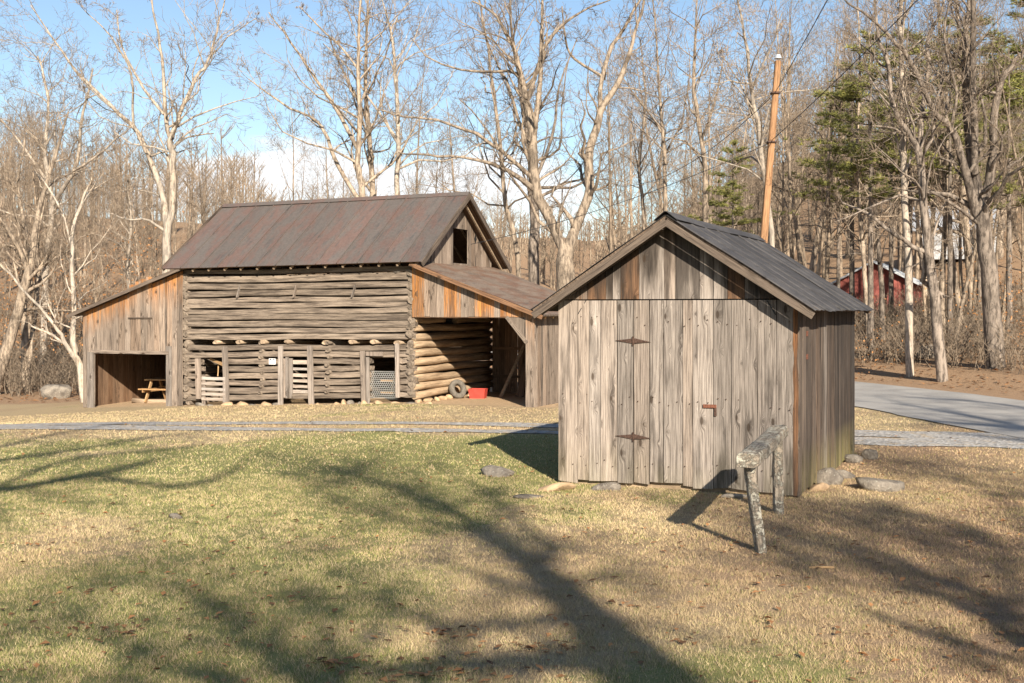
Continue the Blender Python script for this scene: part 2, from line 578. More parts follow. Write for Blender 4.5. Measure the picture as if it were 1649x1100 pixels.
def graded(a, b, lo, hi, fine, grow=1.18):
    out = list(np.arange(lo, hi + 1e-6, fine)); s = fine; x = hi
    while x < b: s *= grow; x += s; out.append(x)
    s = fine; x = lo
    while x > a: s *= grow; x -= s; out.insert(0, x)
    return np.array(out)


gx = graded(-520, 520, -26, 30, .5); gy = graded(-120, 700, 2, 60, .5)
GX, GY = np.meshgrid(gx, gy)
GZ = terrain(GX, GY)
nx, ny = len(gx), len(gy)
idx = np.arange(nx * ny).reshape(ny, nx)
Fq = np.stack([idx[:-1, :-1], idx[:-1, 1:], idx[1:, 1:], idx[1:, :-1]], -1).reshape(-1, 4)
gm = mesh_np('ground', np.stack([GX, GY, GZ], -1).reshape(-1, 3), Fq, True)


def green_f(X, Y):
    g = .62 * fbm(X / 3.2, Y / 3.2, 3) + .38 * fbm(X / .7, Y / .7, 9)
    b = -.03 + .15 * np.exp(-((X + 3.5) / 4.5) ** 2) - .20 * smooth(0, 4.5, X) - .20 * smooth(21, 27, Y)
    return np.clip((g + b - .40) / .20, 0, 1)


def rust_f(X, Y):
    return np.clip(.6 * smooth(-.5, 4, X) * smooth(27, 20, Y) + (fbm(X / 1.6, Y / 1.6, 51) - .45) * 1.5, 0, 1)


def litter_f(X, Y):
    d = road_d(X, Y)
    bx, by = local(BA, X, Y)
    return np.maximum(np.maximum(smooth(.5, 2.0, d), smooth(4.0, 9.0, by)), smooth(-12.5, -15, bx) * smooth(0, 3, by))


def dirt_f(X, Y):
    bx, by = local(BA, X, Y)
    inb = smooth(-13, -11, bx) * smooth(4.9, 3.5, bx) * smooth(-.6, .2, by) * smooth(6.5, 5, by)
    dc = np.abs(Y - drive_c(X) - .05)
    return np.maximum(inb * .8, .62 * smooth(1.5, .3, dc) * smooth(12, 7, X))


vattr(gm, 'green', green_f(GX, GY).ravel()); vattr(gm, 'rust', rust_f(GX, GY).ravel()); vattr(gm, 'litter', litter_f(GX, GY).ravel()); vattr(gm, 'dirt', dirt_f(GX, GY).ravel())
go = obj('ground', gm, M['ground']); go['kind'] = 'structure'


def ribbon(name, pts, width, m, lift, seed, rag=.25, across=6, wfun=None):
    V = []; n = len(pts)
    for i, (x, y) in enumerate(pts):
        a = Vector(pts[max(0, i - 1)]); b = Vector(pts[min(n - 1, i + 1)]); d = (b - a).normalized(); nn = Vector((-d.y, d.x))
        w = width(i) if callable(width) else width
        e0 = (float(fbm(i * .55, 1.3, seed)) - .5) * 2 * rag; e1 = (float(fbm(i * .55, 7.7, seed + 4)) - .5) * 2 * rag
        for k in range(across + 1):
            f = k / across
            s_ = -w / 2 + e0 * (1 - f) + (w + e1) * f - e1 * 0
            X = x + nn.x * s_; Y = y + nn.y * s_
            V.append((X, Y, tz(X, Y) + lift))
    Fc = [(i * (across + 1) + k, i * (across + 1) + k + 1, (i + 1) * (across + 1) + k + 1, (i + 1) * (across + 1) + k) for i in range(n - 1) for k in range(across)]
    me = mesh_np(name, V, Fc, True)
    o = obj(name, me, m); o['kind'] = 'structure'; return o


# paved road, its near edge drawn from the corner beside the shed
near = [(10.8, 15.0), (10.3, 19.5), (9.95, 22.8), (9.55, 25.2), (9.2, 28), (8.9, 30.8), (8.0, 34.5), (7.0, 38.5), (5.6, 43.5), (3.6, 50), (1.0, 58), (-2, 68), (-6, 80)]


def resample(pts, step):
    P = [Vector(p) for p in pts]; out = []
    for i in range(len(P) - 1):
        p0 = P[max(0, i - 1)]; p1 = P[i]; p2 = P[i + 1]; p3 = P[min(len(P) - 1, i + 2)]
        k = max(1, int((p2 - p1).length / step))
        for j in range(k):
            f = j / k
            out.append(.5 * ((2 * p1) + (p2 - p0) * f + (2 * p0 - 5 * p1 + 4 * p2 - p3) * f * f + (3 * p1 - p0 - 3 * p2 + p3) * f ** 3))
    out.append(P[-1]); return out


nr = resample(near, .5)
cl = []
for i, p in enumerate(nr):
    d = (nr[min(i + 1, len(nr) - 1)] - nr[max(i - 1, 0)]).normalized()
    cl.append((p.x + d.y * 2.75, p.y - d.x * 2.75))
ribbon('road', cl, 5.5, M['asphalt'], .022, 3, .10, 12)
for s_, nm in ((-.72, 1), (.68, 2)):
    pts = [(x, drive_c(x) + s_) for x in np.arange(-24, 10.5, .4)]
    ribbon('gravel_track', pts, lambda i: .62 + .75 * float(smooth(-5, -10, pts[i][0])) + .75 * float(smooth(1.5, 5, pts[i][0])), M['gravel'], .014, 10 + nm, .34, 4)

# grass blades
def blades(n, y0, y1, hgt, wid, seed):
    r = np.random.default_rng(seed)
    Y = r.uniform(y0, y1, n); X = r.uniform(-.5, .5, n) * (.90 * Y + 3)
    lx, ly = local(SH, X, Y); bx, by = local(BA, X, Y)
    dc = Y - drive_c(X)
    keep = ~((lx > -.02) & (lx < SW + .02) & (ly > -.02) & (ly < SDp + .1))
    keep &= ~((np.abs(np.abs(dc) - .7) < .36 + .35 * smooth(-5, -10, X) + .35 * smooth(1.5, 5, X)) & (X < 10))
    keep &= ~((by > .15 - .8 * fbm(X * 1.3, Y * 1.3, 8)) & (bx > -12.6) & (bx < 4.4))
    keep &= X < np.interp(Y, [p[1] for p in near], [p[0] for p in near]) - .1
    g = green_f(X, Y)
    cl_ = fbm(X * 7, Y * 7, 21, 3); keep &= r.random(n) < np.clip((cl_ - .22) * 2.6, .2, 1)
    X, Y, g, cl_ = X[keep], Y[keep], g[keep], cl_[keep]; n = len(X)
    Z = terrain(X, Y)
    a = r.uniform(0, 6.283, n); le = r.uniform(.2, 1.25, n); la = r.uniform(0, 6.283, n)
    isg = r.random(n) < (.10 + .38 * g)
    h = hgt * r.uniform(.5, 1.35, n) * (.55 + .95 * cl_) * np.where(r.random(n) < .03, 1.7, 1) * np.where(isg, .95, 1.05); w = wid * r.uniform(.6, 1.3, n)
    dx = np.cos(a) * w; dy = np.sin(a) * w
    V = np.empty((n, 3, 3))
    V[:, 0] = np.stack([X - dx, Y - dy, Z - .004], -1); V[:, 1] = np.stack([X + dx, Y + dy, Z - .004], -1)
    V[:, 2] = np.stack([X + np.cos(la) * le * h, Y + np.sin(la) * le * h, Z + h], -1)
    gg = np.where(isg, r.uniform(.6, 1.0, n), r.uniform(0, .22, n)); tt = r.uniform(.7, 1.1, n) * (.72 + .5 * fbm(X * .9, Y * .9, 33)) * np.where(r.random(n) < .12, .55, 1)
    return V.reshape(-1, 3), np.repeat(gg, 3), np.repeat(tt, 3), np.repeat(rust_f(X, Y), 3)


parts = [blades(430000, 6.3, 11.5, .026, .0024, 1), blades(360000, 11.5, 18, .025, .0035, 2), blades(260000, 18, 34, .024, .006, 3)]
V = np.concatenate([p[0] for p in parts]); g = np.concatenate([p[1] for p in parts]); tt = np.concatenate([p[2] for p in parts])
me = mesh_np('grass', V, np.arange(len(V)).reshape(-1, 3)); vattr(me, 'green', g); vattr(me, 'tone', tt); vattr(me, 'rust', np.concatenate([p[3] for p in parts]))
o = obj('grass', me, M['blade']); tag(o, 'short winter lawn of mixed straw and green grass blades', 'grass'); o['kind'] = 'stuff'


def leaves(name, X, Y, size, label, seed, lift=.02):
    r = np.random.default_rng(seed); n = len(X); Z = terrain(X, Y) + lift * r.uniform(.3, 1.6, n)
    a = r.uniform(0, 6.283, n); s_ = size * r.uniform(.5, 1.3, n)
    cu = r.uniform(.1, .75, n) * s_
    ca, sa = np.cos(a) * s_, np.sin(a) * s_
    V = np.empty((n, 4, 3))
    V[:, 0] = np.stack([X - ca, Y - sa, Z], -1); V[:, 1] = np.stack([X - sa * .55, Y + ca * .55, Z + cu * .8], -1)
    V[:, 2] = np.stack([X + ca, Y + sa, Z + cu * r.uniform(0, 1, n)], -1); V[:, 3] = np.stack([X + sa * .55, Y - ca * .55, Z + cu * .5], -1)
    me = mesh_np(name, V.reshape(-1, 3), np.arange(n * 4).reshape(-1, 4)); vattr(me, 'tone', np.repeat(r.random(n), 4))
    o = obj(name, me, M['leaf']); tag(o, label, 'leaves'); o['kind'] = 'stuff'; return o


r = np.random.default_rng(5)
Y = 7 + 20 * r.random(2600) ** 1.7; X = r.uniform(-.5, .5, 2600) * (.9 * Y + 2); kk = r.random(2600) < np.clip((fbm(X / 1.3, Y / 1.3, 41) - .36) * 4, .06, 1); X, Y = X[kk], Y[kk]
cxs = [(-3.1, 9.2), (1.2 - 1.7, 9.05), (.25, 8.7), (-1.2, 8.3), (-.6, 8.0)]
for (a, b) in cxs:
    X = np.append(X, a + r.normal(0, .2, 30)); Y = np.append(Y, b + r.normal(0, .10, 30))
lx, ly = local(SH, X, Y)
k = ~((lx > -.1) & (lx < SW + .1) & (ly > -.1) & (ly < SDp))
leaves('fallen_leaves', X[k], Y[k], .038, 'dry brown leaves scattered thinly over the lawn', 6)
X = r.uniform(-60, 75, 60000); Y = r.uniform(33, 100, 60000)
k = (litter_f(X, Y) > .5) & (r.random(60000) < .9) & (np.abs(X / Y) < .6)
d = road_d(X, Y); rd = np.interp(Y, [p[1] for p in near], [p[0] for p in near])
k &= ~((X > rd - .3) & (d < .4)); lx, ly = local(BA, X, Y); k &= ~((lx > -12) & (lx < 4) & (ly < 5.2))
leaves('leaf_litter', X[k], Y[k], .085, 'orange brown leaf litter covering the woodland floor', 8, .04)

# ------------------------------------------------------------------ shed
shed = thing('plank_shed', 'small weathered grey plank shed with strap hinges and dark metal roof', 'shed', (SH.x, SH.y, 0), RZ)


def ss(x):
    r_ = (x - CX) / F
    return (SH.y * r_ - SH.x) / (U.x - U.y * r_)


def sz(y, s_):
    return CZ - (y - HZ) / F * (SH.y + U.y * s_)


PK = 3.72; EH = 2.60          # wall top at the peak and at the corners


def roofz(s_):
    return EH + (PK - EH) * (1 - abs(s_ - SW / 2) / (SW / 2))


DT = 2.655
fb = [900, 931.7, 950, 968.4, 995, 1021, 1047, 1070, 1100, 1116.5, 1149, 1179, 1220, 1251, 1279]
door = None
ms = lambda f: max(0, .12 - f * 3)
for i in range(len(fb) - 1):
    a, b = ss(fb[i]), ss(fb[i + 1]); g_ = rnd.choice((.006, .009, .012, .019))
    w = b - a - g_; c_ = (a + b) / 2
    end = i in (0, len(fb) - 2)
    top = DT - .012 if not end else DT - .01
    bot = .045 if not end else .0
    if 1020 < (fb[i] + fb[i + 1]) / 2 < 1150:
        if door is None:
            door = obj('door', board_me(w, top - bot, .028, rag=.02, moss=ms), M['plank'], shed, (c_, -.014, bot)); continue
        off = Vector((c_, -.014 + rnd.uniform(-.008, .008), bot)) - Vector(door.location)
        obj('plank', board_me(w, top - bot, .028, rag=.045, moss=ms, n=8), M['plank'], door, off)
    else:
        obj('plank', board_me(w, top - bot, .028, rag=.02, moss=ms, warm=(lambda f: .0)), M['plank'], shed, (c_, -.014 + rnd.uniform(-.009, .009), bot))
gb = [898, 928.6, 946.6, 976.5, 987.5, 1000.5, 1030, 1070.4, 1088.7, 1126.7, 1149.5, 1172.4, 1199.5, 1225, 1248, 1278]
kinds = ['w', 'w', 'o', 'd', 'p', 'o', 'p', 'p', 'd', 'p', 'p', 'o', 'p', 'd', 'd']
for i in range(len(gb) - 1):
    a, b = ss(gb[i]), ss(gb[i + 1]); w = b - a - rnd.choice((.007, .012)); c_ = (a + b) / 2; z0 = DT + .006
    zl, zr = roofz(a) - z0 + .03, roofz(b) - z0 + .03
    if max(zl, zr) < .03: continue
    zl = max(zl, .012); zr = max(zr, .012)
    k = kinds[i]
    m = {'o': M['orange'], 'w': M['plank'], 'd': M['plank'], 'p': M['plank']}[k]
    hi = max(zl, zr); lowx = c_ > SW / 2
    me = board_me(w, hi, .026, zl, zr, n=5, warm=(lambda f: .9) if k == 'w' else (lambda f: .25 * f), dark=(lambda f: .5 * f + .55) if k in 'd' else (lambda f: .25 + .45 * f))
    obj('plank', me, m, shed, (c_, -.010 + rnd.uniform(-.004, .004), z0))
V = []; Fc = []
for i in range(len(fb) - 1):
    for zz in (.32, 1.22, 2.35):
        for q in (.25, .75):
            if rnd.random() < .35: continue
            x = ss(fb[i]) + (ss(fb[i + 1]) - ss(fb[i])) * q + rnd.uniform(-.012, .012); z = zz + rnd.uniform(-.07, .07); i0 = len(V)
            for yy, rr_ in ((-.030, .0085), (-.046, .006)):
                V += [(x + rr_ * math.cos(a * 1.0472), yy, z + rr_ * math.sin(a * 1.0472)) for a in range(6)]
            Fc.append([i0 + 6 + a for a in range(6)]); Fc += [[i0 + a, i0 + (a + 1) % 6, i0 + 6 + (a + 1) % 6, i0 + 6 + a] for a in range(6)]
o = obj('nail_heads', pyd('nails', V, Fc), M['rust'], shed); o['kind'] = 'stuff'
# corner post with a raw orange split, then the side wall
obj('corner_post', board_me(.055, EH, .05, warm=lambda f: .3 + f * .9, dark=lambda f: .5 - .2 * f, rag=.01, n=14, wob=.012), M['orange'], shed, (SW - .03, .004, .0))
obj('corner_trim', board_me(.06, EH - .1, .03, dark=lambda f: .3), M['trim'], shed, (SW + .005, .022, 0), (0, 0, math.radians(90)))
y = .07; i = 0
while y < SDp:
    w = rnd.uniform(.17, .26); w = min(w, SDp - y)
    if w < .06: break
    back = y / SDp
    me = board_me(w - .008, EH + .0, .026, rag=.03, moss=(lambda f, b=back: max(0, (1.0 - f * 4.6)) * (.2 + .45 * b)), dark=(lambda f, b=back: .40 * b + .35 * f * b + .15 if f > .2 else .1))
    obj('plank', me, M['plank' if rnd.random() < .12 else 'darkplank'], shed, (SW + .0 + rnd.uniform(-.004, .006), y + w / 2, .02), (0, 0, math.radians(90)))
    y += w; i += 1
# left and back walls, out of sight but solid
y = .03
while y < SDp - .05:
    w = min(rnd.uniform(.2, .28), SDp - y)
    obj('plank', board_me(w - .008, EH, .026, rag=.02), M['plank'], shed, (.014, y + w / 2, .02), (0, 0, math.radians(-90))); y += w
x = .03
while x < SW - .05:
    w = min(rnd.uniform(.2, .28), SW - x - .02)
    obj('plank', board_me(w - .006, EH, .026, roofz(x), roofz(x + w)), M['plank'], shed, (x + w / 2, SDp - .014, .02), (0, 0, 0)); x += w
obj('floor', box_me(SW - .1, SDp - .1, .1), M['dirt'], shed, (SW / 2, SDp / 2, .03))
# roof: sheathing, sheets, barge boards
RS = math.atan2(PK - EH, SW / 2)
OV = .27; FO = .36; BO = .22
HW = (SW / 2 + OV) / math.cos(RS)
for sgn, nm in ((-1, 'left'), (1, 'right')):
    deck = obj('roof', box_me(HW, SDp + FO + BO - .05, .03), M['trim'], shed)
    ang = sgn * RS
    mid = Vector((SW / 2 + sgn * (SW / 2 + OV) / 2, (SDp - FO + BO) / 2, PK - math.tan(RS) * (SW / 2 + OV) / 2 + .075))
    deck.location = mid; deck.rotation_euler = (0, ang, 0)
    npan = 8; pw = (SDp + FO + BO) / npan
    for k in range(npan):
        yc = -(SDp + FO + BO) / 2 + pw * (k + .5)
        v = []; f = []
        prof = [(-.5, .0), (-.46, .0), (-.44, .012), (-.41, .012), (-.39, 0), (-.02, 0), (0, .003), (.02, 0), (.39, 0), (.45, 0), (.5, 0)]
        ns = 7; ex = rnd.uniform(.02, .06)
        L0, L1 = (-HW / 2 - (ex if sgn < 0 else -.0), HW / 2 + (ex if sgn > 0 else -.0))
        tilt = rnd.uniform(-.006, .006); ph = rnd.uniform(0, 6)
        for q in range(ns + 1):
            xx = L0 + (L1 - L0) * q / ns
            sag = .010 * math.sin(ph + q * 1.3) + .006
            for (a, z) in prof:
                v.append((xx, yc + a * pw * 1.02, .019 + z + sag * .5 + tilt * a + .004 * (k % 2) + (rnd.uniform(-.012, .004) if (q == ns and sgn > 0) or (q == 0 and sgn < 0) else 0)))
        m_ = len(prof)
        f = [(q * m_ + a, q * m_ + a + 1, (q + 1) * m_ + a + 1, (q + 1) * m_ + a) for q in range(ns) for a in range(m_ - 1)]
        me = pyd('roof_sheet', v, f)
        o = obj('roof_sheet', me, M['shedroof'], deck)
        md = o.modifiers.new('s', 'SOLIDIFY'); md.thickness = .003
    # barge board on the front, a second strip below it
    e = Vector((SW / 2 + sgn * (SW / 2 + OV + .0), -FO + .012, EH - math.tan(RS) * OV + .01)); p_ = Vector((SW / 2 + sgn * .012, -FO + .012, PK + .0))
    o = bar('barge_board', e, p_ + (p_ - e).normalized() * .015, .095, .028, M['trim'], shed, 0)
    o.rotation_mode = 'QUATERNION'
    d = (p_ - e).normalized(); xx = Vector((0, 1, 0)).cross(d).normalized()
    o.rotation_quaternion = Matrix((xx, Vector((0, 1, 0)), d)).transposed().to_quaternion()
    off = xx if xx.z > 0 else -xx
    o.location = e - off * .012
    for yy in (-.12, SDp + .12):
        e2 = Vector((SW / 2 + sgn * (SW / 2 + OV - .03), yy, EH - math.tan(RS) * (OV - .03) + .03)); p2 = Vector((SW / 2 + sgn * .02, yy, PK + .01))
        o = bar('rafter', e2, p2, .09, .045, M['trim'], shed)
        o.rotation_quaternion = Matrix((xx, Vector((0, 1, 0)), d)).transposed().to_quaternion()
v = []; f = []
for q in range(9):
    yy = -FO - .03 + (SDp + FO + BO + .04) * q / 8; j = rnd.uniform(-.01, .01)
    for (a, z) in ((-.17, -.108), (-.015, .012), (.015, .012), (.17, -.108)):
        v.append((SW / 2 + a, yy, PK + .125 + z + j))
f = [(q * 4 + a, q * 4 + a + 1, (q + 1) * 4 + a + 1, (q + 1) * 4 + a) for q in range(8) for a in range(3)]
rc = obj('ridge_cap', pyd('ridge_cap', v, f), M['shedroof'], shed); rc.modifiers.new('s', 'SOLIDIFY').thickness = .004


def strap(xp, yp, L0, L1):
    s0 = ss(xp); z = sz(yp, s0)
    v = [(-L0, 0, .004), (-.02, 0, .034), (.02, 0, .038), (L1, 0, -.012), (.02, 0, -.036), (-.02, 0, -.034)]
    v2 = [(a, -.012, c) for a, b, c in v] + [(a, 0, c) for a, b, c in v]
    f = [(5, 4, 3, 2, 1, 0), tuple(range(6, 12))] + [(i, (i + 1) % 6, 6 + (i + 1) % 6, 6 + i) for i in range(6)]
    o = obj('hinge', pyd('hinge', v2, f), M['rust'], door)
    o.location = Vector((s0, -.0325, z)) - Vector(door.location)
    return o


def cyl_me(r_, h_, n=12, name='cyl', r2=None, cap=True):
    r2 = r_ if r2 is None else r2
    v = [(math.cos(2 * math.pi * i / n) * r_, math.sin(2 * math.pi * i / n) * r_, 0) for i in range(n)] + [(math.cos(2 * math.pi * i / n) * r2, math.sin(2 * math.pi * i / n) * r2, h_) for i in range(n)]
    f = [(i, (i + 1) % n, n + (i + 1) % n, n + i) for i in range(n)] + [tuple(reversed(range(n))), tuple(range(n, 2 * n))]
    return pyd(name, v, f)


strap(1021, 549, .27, .26); strap(1021, 703, .27, .26)
for yp in (549, 703):
    z = sz(yp, ss(1021)); obj('hinge_pin', cyl_me(.011, .13), M['rust'], door, Vector((ss(1021), -.05, z - .065)) - Vector(door.location))
obj('latch', box_me(.19, .02, .05, bevel=.004), M['rustplate'], door, Vector((ss(1144), -.04, sz(654, ss(1144)))) - Vector(door.location))
obj('hasp', box_me(.035, .016, .12, bevel=.003), M['rust'], door, Vector((ss(1153), -.038, sz(663, ss(1153)))) - Vector(door.location))
for zz in (2.18, 1.86):
    obj('rusted_plate', box_me(.004, .13, .07), M['rustplate'], shed, (SW + .022, .55, zz))
# black strips painting the shade of bevel cuts at the top of the wide doorway
for a, b in (((945, 484), (932, 506)), ((1236, 484), (1250, 507))):
    p0 = (ss(a[0]), -.03, sz(a[1], ss(a[0]))); p1 = (ss(b[0]), -.03, sz(b[1], ss(b[0])))
    bar('corner_cut_shade', p1, p0, .012, .012, M['black'], shed)

# ------------------------------------------------------------------ log barn
barn = thing('log_barn', 'big old log barn with rusty metal roof and plank lean-tos either side', 'barn', (BA.x, BA.y, 0), RZ)


def bs(x, y0=0.0):
    r_ = (x - CX) / F
    ax, ay = BA.x + Vv.x * y0, BA.y + Vv.y * y0
    return (ay * r_ - ax) / (U.x - U.y * r_)


def bz(y, s_, y0=0.0):
    return CZ - (y - HZ) / F * (BA.y + Vv.y * y0 + U.y * s_)


def gz(s_, y0=0.0):      # ground height under a barn point
    p = BA + U * s_ + Vv * y0
    return tz(p.x, p.y)


TOPZ = 3.70
JZ0 = lambda s_: bz(551, s_)         # the row of joist ends
TH = .085
opens = [(bs(325), bs(364), bz(577, bs(345)), 9), (bs(462), bs(501), bz(576, bs(480)), 9), (bs(597), bs(640), bz(572, bs(620)), 9)]
seed = 100


def put_log(x0, z0, x1, z1, y, hy, hz, m, rd=.35, name='log', segs=None):
    global seed
    seed += 1
    d = Vector((x1 - x0, 0, z1 - z0))
    me = log_me(d.length, hy, hz, seed, rd, segs or max(4, int(d.length * 1.9)))
    o = obj(name, me, m, barn, (x0, y, z0))
    o.rotation_euler = (0, -math.atan2(z1 - z0, x1 - x0), 0)
    return o


# upper courses run the whole length
NU = 10
wts = [rnd.uniform(.72, 1.3) for _ in range(NU + 1)]; cum = [sum(wts[:k]) / sum(wts) for k in range(NU + 2)]
for k in range(NU + 1):
    zl0, zr0 = JZ0(-BL) + .05, JZ0(0) + .05
    f0, f1 = cum[k], cum[k + 1]; fm = (f0 + f1) / 2
    hh = (TOPZ - max(zl0, zr0)) * (f1 - f0) / 2
    ext = .0 if k % 2 else .06
    put_log(-BL - ext, zl0 + (TOPZ - zl0) * fm + rnd.uniform(-.018, .018), 0 + ext, zr0 + (TOPZ - zr0) * fm + rnd.uniform(-.018, .018), TH + rnd.uniform(-.02, .02), .085, hh * rnd.uniform(.80, .93), M['log'], -.32)
# lower courses stop at the three openings
NL = 8
zl0, zr0 = gz(-BL) + .10, gz(0) + .12
zl1, zr1 = JZ0(-BL) - .05, JZ0(0) - .05
for k in range(NL):
    hl, hr = (zl1 - zl0) / NL, (zr1 - zr0) / NL
    zf = lambda s_, k=k: (zl0 + hl * (k + .5)) * (-s_ / BL) + (zr0 + hr * (k + .5)) * (1 + s_ / BL)
    spans = [(-BL - (0 if k % 2 else .06), (0 if k % 2 else .06))]
    for a, b, ztop, _ in opens:
        if zf((a + b) / 2) < ztop + .02 and not (k == 0 and a > -5 and a < -3):
            new = []
            for p, q in spans:
                if p < a and q > b: new += [(p, a), (b, q)]
                else: new.append((p, q))
            spans = new
    for p, q in spans:
        if q - p < .1: continue
        put_log(p, zf(p) + rnd.uniform(-.012, .012), q, zf(q) + rnd.uniform(-.012, .012), TH + rnd.uniform(-.02, .02), .08, min(hl, hr) / 2 * rnd.uniform(.76, .95), M['log'], -.32)
    # ends of the inner partition logs
    for xp in (421, 528):
        s_ = bs(xp)
        me = log_me(.5, .07 * rnd.uniform(.7, 1.2), .05, seed + 900 + k, .9, 2)
        o = obj('log_end', me, M['logend'], barn, (s_ + rnd.uniform(-.04, .04), -.02 - rnd.uniform(0, .05), zf(s_) + hl * .5)); o.rotation_euler = (0, 0, math.radians(90))
# joist ends
for xp in (350, 384, 424, 463, 525, 567, 602, 640):
    s_ = bs(xp)
    o = obj('joist', log_me(BD - .1, .10, .062, seed + xp, 1.0, 4), M['beam'], barn, (s_, -.03 - rnd.uniform(0, .04), JZ0(s_) + .0)); o.rotation_euler = (0, 0, math.radians(90))
# corner notching: side-wall log ends show at both front corners
allz = []
for k in range(NL): allz.append((lambda s_, k=k: (zl0 + (zl1 - zl0) / NL * (k + 1)) * (-s_ / BL) + (zr0 + (zr1 - zr0) / NL * (k + 1)) * (1 + s_ / BL)))
for k in range(NU): allz.append((lambda s_, k=k: (JZ0(-BL) + .05 + (TOPZ - JZ0(-BL) - .05) / (NU + 1) * (k + 1)) * (-s_ / BL) + (JZ0(0) + .05 + (TOPZ - JZ0(0) - .05) / (NU + 1) * (k + 1)) * (1 + s_ / BL)))
for fz in allz:
    for s_, off in ((-BL + .04, 0), (-.06, 0)):
        me = log_me(.30, .10 * rnd.uniform(.8, 1.15), .09, seed + 40, .35, 2); seed += 1
        o = obj('notched_end', me, M['logend'], barn, (s_ + rnd.uniform(-.03, .03), -.02 - rnd.uniform(0, .05), fz(s_))); o.rotation_euler = (math.radians(rnd.uniform(15, 50)), math.radians(rnd.uniform(-8, 8)), math.radians(90))
# gable-end log wall inside the right lean-to, and the far walls
for k in range(16):
    z = gz(0, 2.4) + .20 + k * .225
    if z > 3.62: break
    if k in (9, 10):
        segs_ = [(.05, 1.75), (2.55, BD - .05)]
    else:
        segs_ = [(.05, BD)]
    for a, b in segs_:
        seed += 1
        o = obj('log', log_me(b - a, .10, .112 * rnd.uniform(.86, .98), seed, 1.0, 8), M['roundlog'], barn, (-.02 + rnd.uniform(-.015, .02), a, z + rnd.uniform(-.015, .015))); o.rotation_euler = (rnd.uniform(-.008, .008), 0, math.radians(90))
for k in range(17):
    z = -.05 + k * .225
    if z > 3.6: break
    put_log(-BL, z - .2, 0, z, BD - .1, .09, .115, M['log'], 1.0, segs=4)
    seed += 1
    o = obj('log', log_me(BD, .09, .115, seed, 1.0, 4), M['log'], barn, (-BL + .1, .05, z - .15)); o.rotation_euler = (0, 0, math.radians(90))
# loft floor and partition walls inside
obj('loft_floor', box_me(BL - .3, BD - .3, .05), M['insideplank'], barn, (-BL / 2, BD / 2, 1.72))
for xp in (421, 528):
    for k in range(8):
        seed += 1
        s_ = bs(xp)
        o = obj('log', log_me(BD - .35, .08, .115, seed, 1.0, 3), M['log'], barn, (s_, .19, gz(s_) + .25 + k * .2)); o.rotation_euler = (0, 0, math.radians(90))


def plank_front(x0, x1, z0, z1, m, y=-.02, t_=.03, name='plank', parent=None, **k):
    a, b = min(x0, x1), max(x0, x1)
    return obj(name, board_me(b - a, z1 - z0, t_, **k), m, parent or barn, ((a + b) / 2, y, z0))


# posts beside the openings: (left px, right px, top px, bottom px, lean)
for (xa, xb, ya, yb, ln) in ((318, 326, 577, 642, .02), (363, 371, 558, 654, .03), (450, 457, 557, 653, .0), (462, 466, 575, 641, .0), (499, 507, 557, 652, .02), (584, 591, 565, 649, .02), (592, 597, 575, 652, .01), (639, 645, 553, 640, .01), (459, 462, 577, 640, 0)):
    s0, s1 = bs(xa), bs(xb); z0, z1 = bz(yb, s0), bz(ya, s0)
    o = plank_front(s0, s1, z0, z1, M['plank'], -.05, .05, 'door_post'); o.rotation_euler = (0, -ln * 1.4, 0)
# slatted half gate
g0, g1 = bs(328), bs(366)
gate = plank_front(bs(327), bs(332), bz(655, g0), bz(605, g0), M['plank'], -.03, .04, 'gate')
gl = Vector(gate.location)
for yp in (609, 617, 626, 634, 642):
    z = bz(yp, g0); obj('slat', board_me(.085, g1 - g0, .02, n=2), M['slat'], gate, Vector((g0 - .02, -.065, z)) - gl, (0, math.radians(90), 0))
obj('slat', board_me(.09, .75, .03), M['plank'], gate, Vector((g1 - .06, -.06, bz(648, g1))) - gl)
bar('loose_stick', (g0 + .05, .25, bz(578, g0)), (g1 - .1, .1, bz(590, g1)), .08, .07, M['pinewood'], barn)
bar('loose_stick', (g0 + .3, .3, bz(585, g0)), (g0 + .42, .12, bz(606, g0)), .03, .03, M['pinewood'], barn)
# slatted door in the middle opening
d0, d1 = bs(466), bs(500)
dr = plank_front(d0 - .02, d0 + .09, bz(641, d0), bz(577, d0), M['plank'], .03, .03, 'slat_door'); dl = Vector(dr.location)
for yp, w in ((583, .16), (594, .10), (604, .13), (613, .12), (622, .11), (630, .12), (638, .14)):
    z = bz(yp, d0); obj('slat', board_me(w * .72, d1 - d0, .022, n=2), M['slat'], dr, Vector((d0, .055, z)) - dl, (0, math.radians(90), 0))
# chicken wire in the right-hand opening
w0, w1 = bs(597), bs(640); zb, zt = bz(641, w0), bz(598, w0)
hs = .062; ed = set(); rows = int((zt - zb) / (hs * .866)) + 1
V = []; Fc = []


def strand(p, q, r_=.0055):
    d = (Vector(q) - Vector(p)); n1 = Vector((0, 1, 0)); n2 = d.cross(n1).normalized(); i0 = len(V)
    for e in (p, q):
        for a in range(3):
            V.append(tuple(Vector(e) + r_ * (math.cos(a * 2.094) * n1 + math.sin(a * 2.094) * n2)))
    for a in range(3):
        b = (a + 1) % 3; Fc.append((i0 + a, i0 + b, i0 + 3 + b, i0 + 3 + a))


